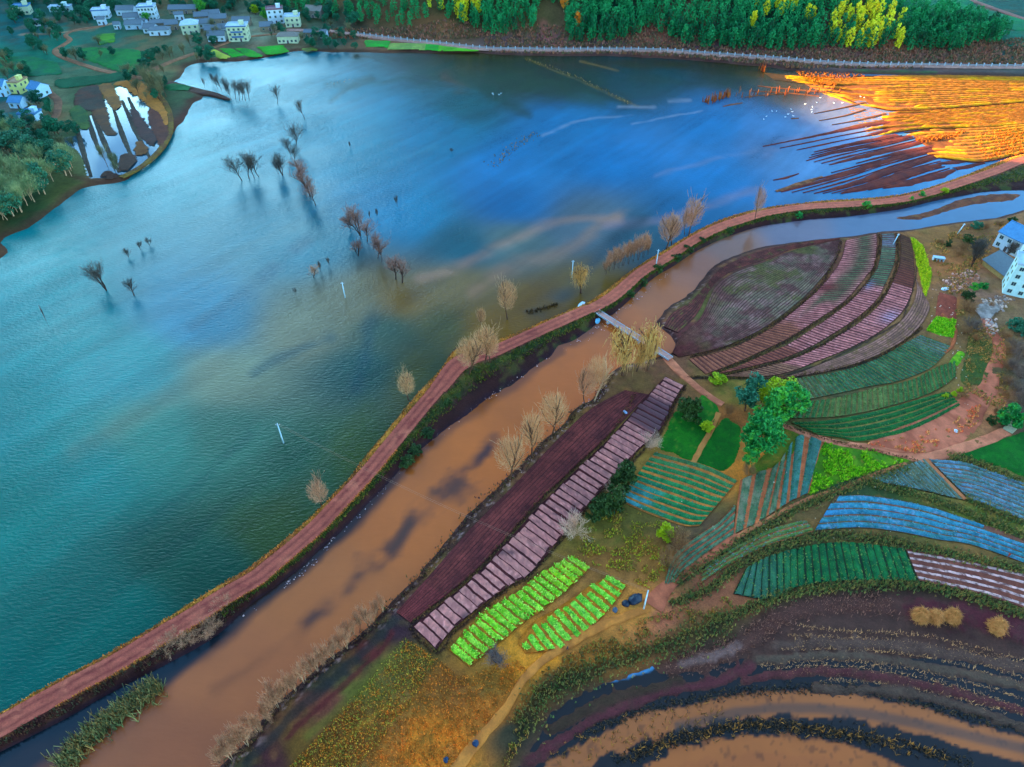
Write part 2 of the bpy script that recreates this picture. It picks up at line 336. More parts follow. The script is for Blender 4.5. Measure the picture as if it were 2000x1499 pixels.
n1=fbm(xs,ys,3,4,5); n2=fbm(xs,ys,12,3,6)
C=np.tile(lin((92,52,56)),(N*K,1))
gl=blend(np.tile(lin((150,125,50)),(N*K,1)),sstep(-.1,.15,n2),lin((120,86,45)))
gl=blend(gl,sstep(.55,.95,fa+n1*.5),lin((24,30,40)))
gl=blend(gl,sstep(.08,.2,n1)*.6,lin((84,86,34)))
gr=blend(np.tile(lin((36,62,22)),(N*K,1)),sstep(-.05,.2,n1),lin((70,84,30)))
mud=blend(np.tile(lin((44,26,26)),(N*K,1)),sstep(0,.2,n1),lin((62,44,36)))
gr=blend(gr,np.clip(sstep(.28,.5,fa+n1*.45)+sstep(470,380,U),0,1),mud)
gr=blend(gr,sstep(.75,1.0,fa+n1*.4)*.8,lin((34,26,44)))
yel=np.exp(-((fa-.04)/.09)**2)*sstep(720,600,U)*sstep(-.12,.1,n2)
gr=blend(gr,yel*.9,lin((176,146,66)))
up=sstep(900,1000,U)
gr=blend(gr,(fa<1.2)*up*sstep(.0,.25,n1)*.5,lin((58,96,30)))
Cs=np.where(lf[:,None],gl,gr)
C=blend(C,sstep(-.05,.12,fa+n1*.12),[0,0,0])+Cs*sstep(-.05,.12,fa+n1*.12)[:,None]
M_soilv=ground_mat('bank_soil',amt=.4,sc=(.3,2.2),bump=.6)
mesh('embankment',V,F,M_soilv,col=C/KW,smooth=True,kind='structure')
# road sheet laid on the crest
K2=15; q=np.linspace(-1,1,K2); off=rw[:,None]*q
X=rc[:,None,0]+nl[:,None,0]*off; Y=rc[:,None,1]+nl[:,None,1]*off
n=fbm(X,Y,4,4,15); 
rut=np.exp(-((np.abs(q)[None]-.42+.1*n)/.16)**2)
Z=2.06-.05*rut-.2*np.clip(np.abs(q)[None]-.85,0,1)
V=np.stack([X,Y,Z],-1).reshape(-1,3)
i=np.arange(N*K2).reshape(N,K2); F=np.stack([i[:-1,:-1],i[:-1,1:],i[1:,1:],i[1:,:-1]],-1).reshape(-1,4)[:, ::-1]
C=blend(np.tile(lin((146,92,84)),(N*K2,1)),(rut*.75).ravel(),lin((104,60,60)))
C=blend(C,sstep(.05,.3,n).ravel()*.5,lin((168,120,104)))
C=blend(C,(np.clip(sstep(.12,.22,fbm(X,Y,2.2,3,8)),0,1)*(np.abs(q)[None]<.7)).ravel()*.5,lin((96,46,52)))
C=blend(C,np.repeat(sstep(1000,1250,ru),K2)*.35,lin((190,130,110)))
M_road=ground_mat('dirt_road',amt=.32,sc=(.7,3.2),bump=.35)
mesh('road',V,F,M_road,col=C/KW,smooth=True,kind='structure')
# ---------------------------------------------------------------- unseen ridge added to shade the valley (left of the picture)
XR=-640.                                   # crest line, well outside the frame
SX,SY=SDIR[0],SDIR[1]; TE=math.tan(SUN_EL)
def back(x,y):
    "where on the crest line the ray from ground point (x,y) towards the sun passes, and how high"
    k=(x-XR)/-SX; return y+SY*k, k*SDIR[2]
# crest dip shaped so the low sun reaches only the golden terraces
edge=[G(1440,133,1.),G(1475,150,1.),G(1530,200,1.),G(1640,255,1.),G(1800,300,1.),G(1960,322,1.)]
ep=[back(*e) for e in edge]
ky=[-900,ep[-1][0]-26,ep[-1][0]-8]+[e[0] for e in ep[::-1]]+[ep[0][0]+10,ep[0][0]+40,1600]
kh=[270,270,ep[-1][1]+45]+[e[1]+1.0 for e in ep[::-1]]+[ep[0][1]+45,270,285]
o_=np.argsort(ky); ky=np.array(ky)[o_]; kh=np.array(kh)[o_]
ry=np.r_[np.arange(-900,ep[-1][0]-60,25.),np.arange(ep[-1][0]-60,ep[0][0]+60,2.),np.arange(ep[0][0]+60,960,25.)]
rh=np.interp(ry,ky,kh)+fbm(ry,ry*0,40,4,3)*(3+12*(np.abs(ry-ep[2][0])>160))
prof=[(-420,-2),(-260,.28),(-120,.68),(-40,.93),(0,1.),(30,.9),(90,.62),(150,.3),(205,-2)]
V=[];n_=len(prof)
for a_,h_ in zip(ry,rh):
    for dx,f in prof: V.append((XR+dx,a_,h_*f if f>0 else -2))
V=np.array(V); V[:,2]+=np.where((V[:,2]>5)&(np.abs(V[:,0]-XR)>5),fbm(V[:,0],V[:,1],60,4,2)*12,0)
i=np.arange(len(ry)*n_).reshape(-1,n_); F=np.stack([i[:-1,:-1],i[:-1,1:],i[1:,1:],i[1:,:-1]],-1).reshape(-1,4)[:, ::-1]
M_shade_ridge=ground_mat('shade_ridge_ground',lin((40,70,40)),lin((78,70,48)),amt=.4,sc=(.02,.15),bump=.5)
mesh('shade_ridge',V,F,M_shade_ridge,kind='structure')
# ---------------------------------------------------------------- fields
FLAT=[]                      # outlines under which the natural ground is lowered
M_bed=ground_mat('crop_bed',amt=.5,sc=(.5,3.0),bump=.9)
M_film=ground_mat('mulch_film',amt=.26,sc=(.6,4.),bump=.2,rough=.55,spec=.5)
M_soil=ground_mat('field_soil',amt=.4,sc=(.5,3.),bump=.5)
def sheet(name,poly,z,mat,colfn,res=.6,ragged=.6,kind='structure',hfn=None):
    "ground-like patch with its own colour, ragged rim and a little depth"
    P=np.asarray(poly); x,y,F=grid(P[:,0].min()-1,P[:,0].max()+1,P[:,1].min()-1,P[:,1].max()+1,res)
    sd=sdist(x,y,P)+ragged*2*fbm(x,y,2.5,3,13)
    zz=z+(0 if hfn is None else hfn(x,y,sd)); zz=np.where(sd>-.3,zz-.35*sstep(-.3,1.2*res,sd),zz)
    C=colfn(x,y); V,F,C=keep(np.stack([x,y,zz],1),F,C,sd<0)
    return mesh(name,V,F,mat,col=C/KW,smooth=True,kind=kind)
def colmix(c1,c2,sc=3.,thr=0.,wd=.12,s=0,c3=None,t3=.15):
    def f(x,y,*a):
        C=blend(np.tile(lin(c1),(len(x),1)),sstep(thr-wd,thr+wd,fbm(x,y,sc,4,s)),lin(c2))
        if c3 is not None: C=blend(C,sstep(t3,t3+.1,fbm(x,y,sc*.6,4,s+9)),lin(c3))
        return C
    return f
def area(name,px,c1,c2,sc=3.,z=ZL,res=.6,ragged=.5,mat=None,c3=None,s=0,h=.12,n=5,flat=True,curve=True):
    P=cr_(GP(px,z),n,True) if curve else GP(px,z)
    if flat: FLAT.append(P)
    return sheet(name,P,z+.06,mat or M_soil,colmix(c1,c2,sc,s=s,c3=c3),res,ragged,hfn=lambda x,y,sd:h*2*fbm(x,y,1.6,3,21)*sstep(0,1.5,-sd)+.05)
def patch(A_,B_,m,z):
    a=resample(cr_(GP(A_,z),8),m); b=resample(cr_(GP(B_,z),8),m); return a,b
def beds(name,A_,B_,n,mode,colfn,soil,frac=.8,h=.2,m=70,z=ZL,wob=.08,mat=None,flat=True,end=0.,smat=None,ucut=None,K=5,ramp=0,leaves=None):
    if leaves: bedpts(A_,B_,n,mode,frac*.9,m,leaves[0],ucut,leaves[1],z)
    a,b=patch(A_,B_,m,z); P=lambda u,v:(lambda U:np.stack([np.interp(U,np.arange(m),a[:,k])*(1-v)+np.interp(U,np.arange(m),b[:,k])*v for k in (0,1)],-1))(np.clip(u,0,1)*(m-1))
    if flat: FLAT.append(np.vstack([a,b[::-1]]))
    Vs=[];Fs=[];Cs=[];Ms=[];nn=0
    # soil sheet with a skirt
    uu=np.linspace(0,1,m); vv=np.linspace(0,1,9)
    U,W=np.meshgrid(uu,vv,indexing='ij'); XY=P(U,W); Z=np.full(U.shape,z+.06)-(0 if not ramp else 1.2*(1-sstep(0,ramp,U+.25*fbm(XY[...,0],XY[...,1],14,3,5))))
    i=np.arange(m*9).reshape(m,9); F=np.stack([i[:-1,:-1],i[:-1,1:],i[1:,1:],i[1:,:-1]],-1).reshape(-1,4)
    V=np.concatenate([XY,Z[...,None]],-1).reshape(-1,3)
    rim=np.r_[i[:,0],i[-1,1:],i[-2::-1,-1],i[0,-2:0:-1]]; sk=V[rim].copy(); sk[:,2]=z-.5
    j=np.arange(len(rim))+len(V); k=np.roll(np.arange(len(rim)),-1)
    F=np.vstack([F,np.stack([rim,j,j[k],rim[k]],1)]); V=np.vstack([V,sk])
    Vs.append(V);Fs.append(F);Ms.append(np.zeros(len(F),int)); Cs.append(soil(V[:,0],V[:,1])); nn+=len(V)
    prof=np.sin(np.linspace(0,math.pi,K))**.45
    for q in range(n):
        c=(q+.5+(RNG.random()-.5)*.14)/n; hw=.5*frac/n*(.9+.2*RNG.random()); across=np.linspace(c-hw,c+hw,K)
        if mode=='along':
            uu=np.linspace(end*RNG.random(),1-end*RNG.random(),m)
            if ucut: uu=np.linspace(*ucut(q,n),m)
            U,W=np.meshgrid(uu,across,indexing='ij')
        else:
            mm=14 if K<6 else 34; lo,hi=(end*RNG.random(),1-end*RNG.random()) if ucut is None else ucut(q,n)
            vv=np.linspace(lo,hi,mm); W,U=np.meshgrid(vv,across,indexing='ij')
        XY=P(U,W); XY=XY+wob*2*np.stack([fbm(XY[...,0],XY[...,1],1.5,3,3),fbm(XY[...,0],XY[...,1],1.5,3,4)],-1)
        Z=z+.04+h*prof[None]*(1+.7*fbm(XY[...,0],XY[...,1],.9,3,8)+(1.6*fbm(XY[...,0],XY[...,1],.5,2,9) if K>5 else 0)); Z[:,0]=Z[:,-1]=z+.04
        rb_=RNG.random()*ramp*1.5*(RNG.random()<.7)
        if ramp: Z=Z-1.3*(1-sstep(0,ramp*.6,U-rb_+.35*fbm(XY[...,0],XY[...,1],16,3,6)))
        r_,c_=U.shape; i=np.arange(r_*c_).reshape(r_,c_)+nn; F=np.stack([i[:-1,:-1],i[:-1,1:],i[1:,1:],i[1:,:-1]],-1).reshape(-1,4)
        V=np.concatenate([XY,Z[...,None]],-1).reshape(-1,3); nn+=len(V)
        Vs.append(V);Fs.append(F);Ms.append(np.ones(len(F),int)); Cs.append(colfn(V[:,0],V[:,1],U.ravel(),W.ravel(),q/max(n-1,1))*(1. if mat is M_film else 1.28)*(.88+.24*RNG.random())*(1+.5*fbm(V[:,0],V[:,1],.9,3,91))[:,None])
    return mesh(name,np.vstack(Vs),np.vstack(Fs),[smat or M_soil,mat or M_bed],col=np.vstack(Cs)/KW,mi=np.concatenate(Ms),kind='structure',smooth=True)
BP=[]
def bedpts(A_,B_,n,mode,frac,m,dens,ucut,cols,z=ZL):
    a,b=patch(A_,B_,m,z); w=np.linalg.norm(a-b,axis=1).mean(); k=int(dens*w*length(a)*frac); q=RNG.integers(0,n,k); c=(q+.5+frac*(RNG.random(k)-.5))/n; f=RNG.random(k)
    lo=np.array([ucut(i,n)[0] if ucut else 0 for i in range(n)])[q]; hi=np.array([ucut(i,n)[1] if ucut else 1 for i in range(n)])[q]; f=lo+(hi-lo)*f
    u,v=(f,c) if mode=='along' else (c,f); U=u*(m-1); I=np.arange(m)
    BP.append((np.stack([np.interp(U,I,a[:,j])*(1-v)+np.interp(U,I,b[:,j])*v for j in (0,1)],1),cols))
def flatc(c1,c2,sc=2.,s=0,c3=None,t3=.12): return colmix(c1,c2,sc,s=s,c3=c3,t3=t3)
SOIL_M=flatc((66,34,40),(52,28,34))
# maroon ploughed field along the river and the film-covered field beside it
beds('ploughed_field',[(1220,763),(1157,797),(1100,848),(1000,952),(918,1034),(842,1121),(774,1196)],[(1266,771),(1198,841),(1122,913),(1051,981),(1000,1038),(921,1122),(802,1216)],9,'along',
     lambda x,y,u,v,q:blend(blend(flatc((84,46,50),(66,36,42),4.)(x,y),np.full(len(x),sstep(.45,.0,abs(q-.35))*.4),lin((98,56,54))),.5*(u>.9)*1.,lin((104,54,62))),flatc((56,30,36),(70,40,44)),frac=.86,h=.12,m=160,wob=.12)
def pinkcol(x,y,u,v,q):
    C=flatc((164,120,120),(142,98,100),.9,c3=(178,140,144),t3=.12)(x,y); C=blend(C,sstep(.1,.2,fbm(x,y,.8,2,44))*.5,lin((104,66,66)))
    n=fbm(x,y,5,3,4)
    bare=(sstep(.085,.10,u)*(1-sstep(.21,.225,u)))
    C=blend(C,bare,lin((74,36,42)))
    return blend(C,sstep(.14,.24,n+.22*(v-.75))*.9*(u>.2),lin((84,48,52)))
beds('mulched_field',[(1300,736),(1262,776),(1200,846),(1126,918),(1056,986),(1004,1043),(925,1127),(806,1224)],[(1336,754),(1317,784),(1299,824),(1279,854),(1253,874),(1228,902),(1165,968),(1109,1034),(1038,1118),(997,1143),(941,1183),(885,1229),(852,1269)],50,'cross',pinkcol,SOIL_M,frac=.84,h=.16,m=200,mat=M_film,end=.09,wob=.2)
# the leaf-shaped field and its crescents
def lens(x,y):
    C=colmix((84,66,70),(92,100,92),5.,s=3)(x,y); uu,vv=PX(x,y,ZL)
    C=blend(C,sstep(.02,.2,fbm(x,y,9,4,5))*.8,lin((74,92,46)))
    C=blend(C,sstep(.06,.2,fbm(x*.5+y*.4,y-x*.8,3,4,25))*.7,lin((118,106,116)))
    C=blend(C,sstep(-14,-3,(vv-(700-(uu-1314)*.34)))*.0,lin((70,40,44)))
    return blend(C,sstep(1440,1330,uu)*.75,lin((88,50,54)))
beds('fallow_field',[(1641,469),(1550,489),(1497,511),(1431,535),(1395,565),(1368,621),(1332,654),(1313,689)],[(1645,473),(1634,502),(1619,526),(1584,567),(1551,597),(1497,638),(1431,671),(1380,687),(1325,698)],26,'along',lambda x,y,u,v,q:lens(x,y)*.95,flatc((70,52,50),(62,52,44)),frac=.78,h=.2,m=110,wob=.14)
beds('ploughed_field',[(1640,465),(1560,475),(1497,488),(1440,508),(1402,530),(1374,563),(1348,590),(1312,613),(1296,638)],[(1640,468),(1552,486),(1495,507),(1428,531),(1390,561),(1361,614),(1324,650)],7,'along',lambda x,y,u,v,q:flatc((88,56,54),(70,46,46),3.,c3=(74,80,44),t3=.12)(x,y),flatc((52,34,36),(62,44,42)),frac=.8,h=.16,m=90,z=.9,wob=.14)
L0=[(1652,470),(1644,503),(1630,528),(1595,570),(1560,600),(1508,640),(1440,676),(1390,692),(1345,702)]
L1=[(1711,457),(1713,480),(1707,520),(1690,542),(1659,580),(1624,607),(1586,632),(1535,664),(1497,682),(1431,712),(1378,731)]
L1b=[(1722,457),(1722,480),(1714,522),(1697,546),(1667,583),(1632,612),(1594,638),(1543,671),(1505,688),(1440,716),(1390,733)]
L2=[(1746,456),(1749,480),(1747,512),(1734,545),(1712,586),(1673,622),(1623,655),(1585,677),(1534,699),(1497,709),(1444,722),(1398,733)]
L2b=[(1757,457),(1759,482),(1757,515),(1744,549),(1722,590),(1683,627),(1633,660),(1594,682),(1543,704),(1505,713),(1455,726),(1410,735)]
L3=[(1778,465),(1784,497),(1786,535),(1780,573),(1765,606),(1737,634),(1700,660),(1649,685),(1598,705),(1548,725),(1500,735),(1450,737)]
L3b=[(1789,545),(1790,572),(1776,607),(1748,639),(1709,666),(1657,691),(1605,711),(1555,731),(1508,739)]
L4=[(1806,580),(1816,600),(1803,629),(1774,660),(1728,687),(1677,709),(1614,726),(1560,735),(1515,741)]
PK=flatc((150,112,122),(136,98,108),1.5,c3=(164,130,146),t3=.14)
def c1f(x,y,u,v,q):
    C=PK(x,y); n=fbm(x,y,7,4,3)
    g=np.exp(-((v-.62)/.28)**2)*sstep(.50,.38,u+n*.2)+np.exp(-((v-(.35))/.12)**2)*np.exp(-((u-.42)/.12)**2)
    C=blend(C,np.clip(g*1.1,0,1)*.9,lin((44,86,60)))
    C=blend(C,np.exp(-((u-.36)/.035)**2)*np.exp(-((v-.2)/.3)**2),lin((92,48,52)))
    C=blend(C,sstep(.62,.68,u+n*.15),lin((112,80,66)))
    return C
beds('strip_field',L0,L1,72,'cross',c1f,flatc((88,58,54),(74,46,46)),frac=.66,h=.14,m=150,end=.03)
def c2f(x,y,u,v,q):
    C=PK(x,y); C=blend(C,sstep(.34,.31,u),lin((54,96,78))); C=blend(C,np.exp(-((u-.05)/.05)**2)*.8+np.exp(-((u-.33)/.03)**2)*np.exp(-((v-.2)/.25)**2),lin((84,110,150)))
    C=blend(C,sstep(.0,.15,fbm(x,y,4,3,6))*(u<.33)*.6,lin((70,110,84)))
    return blend(C,sstep(.74,.77,u),lin((112,76,66)))
beds('strip_field',L1b,L2,80,'cross',c2f,flatc((84,50,52),(72,42,46)),frac=.66,h=.14,m=150,end=.03)
def c3f(x,y,u,v,q):
    C=PK(x,y); C=blend(C,sstep(.31,.28,u),lin((72,60,38))); C=blend(C,sstep(.12,.26,u)*(u<.3),lin((84,54,44)))
    C=blend(C,np.exp(-((u-.47)/.035)**2)*np.exp(-((v-.75)/.3)**2)*1.,lin((140,136,176)))
    return blend(C,sstep(.83,.85,u),lin((112,94,80)))
beds('strip_field',L2b,L3,78,'cross',c3f,flatc((70,40,42),(62,36,38)),frac=.72,h=.14,m=150,end=.03)
beds('strip_field',L3b,L4,7,'along',lambda x,y,u,v,q:flatc((104,90,84),(122,104,104),2.,c3=(96,90,58),t3=.1)(x,y),flatc((86,74,66),(78,66,58)),frac=.8,h=.1,m=110,end=.0)
# green terraces below the leaf
GR=lambda a,b,c3=None:flatc(a,b,1.6,c3=c3,t3=.08)
def g1(x,y,u,v,q):
    C=GR((30,86,66),(46,104,84))(x,y); C=blend(C,sstep(.3,.0,u)*.6,lin((84,100,84))); return blend(C,np.exp(-((u-.95)/.08)**2)*.8,lin((74,108,116)))
beds('green_field',[(1541,742),(1614,732),(1677,716),(1728,694),(1774,668),(1799,655)],[(1565,783),(1627,771),(1700,755),(1754,745),(1819,718),(1857,676)],40,'cross',g1,flatc((84,96,62),(72,80,50)),frac=.72,h=.22,m=110,leaves=(3.,[(30,110,50),(20,90,36),(70,130,60),(90,140,80)]))
beds('green_field',[(1546,789),(1627,779),(1703,761),(1779,743),(1830,718),(1867,706)],[(1531,818),(1627,815),(1703,802),(1779,782),(1830,762),(1867,736)],34,'cross',
     lambda x,y,u,v,q:blend(GR((36,94,58),(48,104,60))(x,y),(np.exp(-((u-.45)/.14)**2)+np.exp(-((u-.25)/.05)**2))*.7,lin((84,112,66))),flatc((96,108,64),(80,92,52)),frac=.72,h=.22,m=110,leaves=(3.,[(30,110,50),(20,90,36),(70,130,60),(90,140,80)]))
beds('green_field',[(1545,826),(1627,820),(1728,799),(1830,770),(1852,766)],[(1600,851),(1642,856),(1680,863),(1754,851),(1817,826),(1876,793)],5,'along',
     lambda x,y,u,v,q:GR((10,78,40),(16,92,40))(x,y),flatc((118,128,72),(104,110,62)),frac=.88,h=.3,m=110,leaves=(3.,[(30,110,50),(20,90,36),(70,130,60),(90,140,80)]))
area('grass_field',[(1895,662),(1920,664),(1937,672),(1934,700),(1930,746),(1905,752),(1880,745),(1886,705)],(52,88,38),(76,92,44),3.,c3=(98,92,52))
area('tilled_field',[(1836,571),(1868,581),(1866,623),(1829,615)],(128,76,62),(112,66,54),1.,curve=False)
area('vegetable_field',[(1828,621),(1866,625),(1863,659),(1835,654),(1809,645)],(84,176,20),(50,140,10),1.4,curve=False,h=.5,c3=(110,190,20))
area('vegetable_field',[(1872,688),(1882,690),(1878,702),(1868,713),(1858,707)],(110,190,24),(60,150,16),1.,h=.5)
area('rapeseed_field',[(1779,463),(1792,470),(1803,484),(1812,512),(1819,534),(1814,556),(1807,578),(1801,552),(1793,520),(1787,492)],(140,186,20),(110,160,10),1.4,h=.8,c3=(160,200,30))
# dark green cereal plots
area('cereal_field',[(1376,771),(1392,782),(1403,801),(1401,824),(1386,845),(1374,858),(1350,896),(1318,885),(1288,873),(1303,842),(1320,806),(1350,798)],(10,96,8),(20,110,10),2.5,c3=(60,116,30))
area('cereal_field',[(1414,819),(1430,826),(1444,835),(1444,860),(1440,883),(1420,914),(1393,916),(1360,899),(1385,860)],(6,92,8),(12,104,10),2.5,c3=(30,112,20))
area('grass_field',[(1500,868),(1535,838),(1560,851),(1546,893),(1518,906),(1478,924),(1466,916),(1490,893)],(64,110,18),(88,110,24),3.,c3=(110,112,30))
area('grass_field',[(1609,865),(1640,869),(1677,874),(1730,886),(1779,897),(1754,906),(1690,926),(1640,942),(1601,956),(1581,966),(1586,935),(1597,892)],(74,140,14),(52,122,10),2.,c3=(120,130,50),h=.3)
area('cereal_field',[(1862,882),(1900,874),(1956,860),(2040,838),(2040,945),(2000,930),(1970,916),(1915,900)],(4,92,14),(8,106,20),3.,c3=(20,116,28))
# strip vegetables: teal plots with orange paths
def q1(x,y,u,v,q):
    C=GR((14,104,64),(30,120,74))(x,y); C=blend(C,np.clip(sstep(.45,.95,v)*sstep(.65,.1,u+fbm(x,y,4,3,3)*.8),0,1)*.9,lin((58,150,176)))
    return blend(C,sstep(.35,.0,v)*.35,lin((86,118,80)))
beds('vegetable_field',[(1280,883),(1355,902),(1400,918),(1441,939)],[(1206,976),(1250,997),(1300,1016),(1340,1028),(1366,1027)],10,'along',q1,flatc((166,128,64),(146,110,58)),frac=.68,h=.3,m=80,leaves=(3.,[(40,120,80),(24,96,60),(80,140,110),(60,130,120)]))
beds('vegetable_field',[(1446,938),(1480,924),(1518,907),(1560,852),(1609,865)],[(1432,1044),(1470,1026),(1500,1008),(1540,982),(1580,963)],7,'cross',
     lambda x,y,u,v,q:blend(GR((62,104,80),(100,124,110))(x,y),np.full(len(x),1.*(q>.6)*.85),lin((44,116,120))),flatc((172,112,76),(156,100,66)),frac=.7,h=.3,m=80,leaves=(3.,[(40,120,80),(24,96,60),(80,140,110),(60,130,120)]))
beds('vegetable_field',[(1436,985),(1405,1018),(1370,1042),(1330,1070),(1310,1095),(1297,1142)],[(1432,1048),(1405,1064),(1372,1087),(1345,1108),(1330,1120),(1318,1138)],4,'along',
     lambda x,y,u,v,q:GR((56,104,88),(84,124,104))(x,y),flatc((164,104,80),(148,92,70)),frac=.74,h=.3,m=70,leaves=(3.,[(40,120,80),(24,96,60),(80,140,110),(60,130,120)]))
BL=lambda a,b:flatc(a,b,1.2,c3=(80,140,190),t3=.1)
beds('vegetable_field',[(1806,897),(1778,907),(1740,922),(1700,935)],[(1882,977),(1850,970),(1800,958),(1728,944)],14,'cross',lambda x,y,u,v,q:GR((74,108,98),(66,112,124))(x,y),flatc((94,104,76),(80,92,66)),frac=.72,h=.3,m=60,leaves=(3.,[(50,130,150),(80,150,180),(40,110,90),(90,150,170)]))
beds('vegetable_field',[(1812,896),(1880,902),(1940,922),(2060,962)],[(1887,970),(1905,980),(1931,988),(2060,1042)],9,'along',lambda x,y,u,v,q:blend(BL((66,116,140),(70,124,160))(x,y),sstep(.0,.15,fbm(x,y,3,3,8))*.4,lin((60,110,80))),flatc((116,98,90),(94,100,80)),frac=.74,h=.3,m=80,leaves=(3.,[(50,130,150),(80,150,180),(40,110,90),(90,150,170)]))
def c5(x,y,u,v,q):
    C=BL((34,118,160),(44,132,176))(x,y); C=blend(C,sstep(-.05,.12,fbm(x,y,2.,3,8))*.45*(q>.55),lin((40,112,96))); return blend(C,1.*(q>.35)*(q<.6)*sstep(.2,.0,u),lin((48,136,200)))
beds('vegetable_field',[(1632,968),(1703,969),(1804,987),(1880,1011),(2000,1052),(2060,1075)],[(1591,1037),(1677,1031),(1754,1039),(1830,1054),(1906,1067),(2060,1122)],5,'along',c5,flatc((108,84,76),(96,92,66)),frac=.8,h=.34,m=120,leaves=(3.,[(50,130,150),(80,150,180),(40,110,90),(90,150,170)]),ucut=lambda q,n:((.02,.7),(.0,1),(.0,1),(.0,1),(.0,1))[q])
beds('vegetable_field',[(1573,1016),(1535,1024),(1497,1037),(1440,1066),(1378,1108)],[(1589,1038),(1545,1052),(1500,1066),(1431,1100),(1368,1140)],3,'along',lambda x,y,u,v,q:GR((86,112,66),(64,114,58))(x,y),flatc((150,110,76),(134,96,66)),frac=.74,h=.3,m=80,leaves=(3.,[(50,130,150),(80,150,180),(40,110,90),(90,150,170)]))
def yc(x,y,u,v,q):
    C=GR((8,84,52),(16,100,56))(x,y); return blend(C,sstep(.45,.0,u)*.75,lin((48,98,96)))
beds('vegetable_field',[(1456,1112),(1500,1088),(1576,1068),(1652,1060),(1768,1073)],[(1432,1160),(1500,1170),(1560,1146),(1660,1134),(1793,1135)],22,'cross',yc,flatc((20,52,40),(34,60,40)),frac=.82,h=.3,m=90,leaves=(3.,[(30,110,50),(20,90,36),(70,130,60),(90,140,80)]))
beds('film_field',[(1770,1073),(1855,1087),(1930,1102),(2060,1132)],[(1795,1134),(1855,1147),(1931,1165),(2060,1208)],5,'along',lambda x,y,u,v,q:colmix((176,172,186),(96,70,66),.8,thr=.06,s=4)(x,y),flatc((104,72,64),(90,60,56)),frac=.4,h=.12,m=140,mat=M_film,wob=.2)
# bright salad beds
LG=lambda x,y,u,v,q:blend(flatc((96,196,34),(128,216,74),.8,c3=(70,160,60),t3=.12)(x,y),np.full(len(x),(q<.25)*.4),lin((140,200,20)))
rg=np.random.default_rng(3)
beds('salad_field',[(1120,1086),(1083,1104),(1046,1128),(1000,1163),(941,1199),(877,1270)],[(1153,1108),(1112,1150),(1061,1191),(1028,1213),(990,1244),(940,1284),(917,1303)],19,'cross',LG,flatc((150,120,34),(120,112,36)),frac=.76,h=.4,m=90,wob=.3,end=.1,K=9,leaves=(5.,[(96,200,40),(130,220,80),(70,170,50),(150,225,110)]))
cut=[(.0,.95),(.1,1),(.0,1),(.2,1),(.05,.98),(.1,.98),(.1,1),(.05,1),(.12,.95),(.2,1),(.1,.95),(.25,.95),(.35,.75)]
beds('salad_field',[(1192,1124),(1152,1145),(1127,1163),(1076,1196),(1041,1216),(1012,1256)],[(1225,1143),(1193,1186),(1162,1219),(1109,1257),(1088,1270),(1026,1276)],13,'cross',lambda x,y,u,v,q:flatc((84,190,50),(110,212,80),.8,c3=(60,150,60),t3=.12)(x,y),flatc((168,124,34),(150,112,36)),frac=.66,h=.4,m=80,wob=.3,ucut=lambda q,n:cut[q],K=9,leaves=(5.,[(96,200,40),(130,220,80),(70,170,50),(150,225,110)]))
BAR=cr_(GP([(1750,425),(1800,417),(1850,400),(1890,386),(1950,379),(1992,380),(1975,391),(1930,396),(1880,404),(1830,419),(1790,429)],.2),4,True)
sheet('sand_bar',BAR,.12,M_soil,colmix((104,76,56),(84,62,50),3.,c3=(96,92,56)),.7,.8,hfn=lambda x,y,sd:.35*sstep(0,3,-sd))
# ---------------------------------------------------------------- paths on the east bank
M_path=ground_mat('foot_path',amt=.2,sc=(.6,3),bump=.2)
def ribbon(name,px,wd,c1,c2,z=ZL+.16,mat=None,kind='structure',flat=True,edge=.25):
    P=cr_(GP(px,z),10); n=max(int(length(P)/.8),8); P=resample(P,n); t=np.gradient(P,axis=0); t/=np.linalg.norm(t,axis=1)[:,None]; nn=np.stack([-t[:,1],t[:,0]],1)
    W=np.interp(np.linspace(0,1,n),np.linspace(0,1,len(wd)),wd)/2 if isinstance(wd,(list,tuple)) else np.full(n,wd/2.)
    q=np.array([-1.15,-1,-.5,0,.5,1,1.15]); off=W[:,None]*q+edge*fbm(P[:,:1]+q*3,P[:,1:]+q*3,2,3,6)*2*(np.abs(q)>.9)
    X=P[:,:1]+nn[:,:1]*off; Y=P[:,1:]+nn[:,1:]*off; Z=z+np.where(np.abs(q)>1.1,-.5,0)[None]+0*X-.04*(np.abs(q)==.5)
    i=np.arange(n*7).reshape(n,7); F=np.stack([i[:-1,:-1],i[:-1,1:],i[1:,1:],i[1:,:-1]],-1).reshape(-1,4)
    V=np.stack([X,Y,Z],-1).reshape(-1,3)
    return mesh(name,V,F,mat or M_path,col=colmix(c1,c2,2.5)(V[:,0],V[:,1])/KW,smooth=True,kind=kind)
ribbon('path',[(1302,698),(1330,728),(1362,756),(1393,779),(1412,790)],[3,2.6,2.2],(172,128,104),(150,106,88))
ribbon('path',[(1508,826),(1535,833),(1580,850),(1640,866),(1700,874),(1745,884),(1790,893),(1822,892),(1870,878),(1920,862),(1965,842)],[1.6,2.2,2.6,3.4,3.4,3.],(178,132,110),(156,112,92))
ribbon('path',[(1700,872),(1740,868),(1790,855),(1840,838),(1880,812),(1905,785),(1930,760),(1938,730),(1950,700),(1952,672),(1942,655),(1930,636),(1922,610)],[3,9,12,12,8,5.5,4.5,4,3.6,3.4,3],(170,118,98),(142,92,74))
ribbon('path',[(1268,1188),(1220,1205),(1165,1226),(1110,1256),(1060,1290),(1020,1330),(1000,1365),(975,1400),(935,1445),(880,1515)],[1.6,2,2.2,1.8,1.6,2.2,2.4],(176,134,64),(150,112,56))
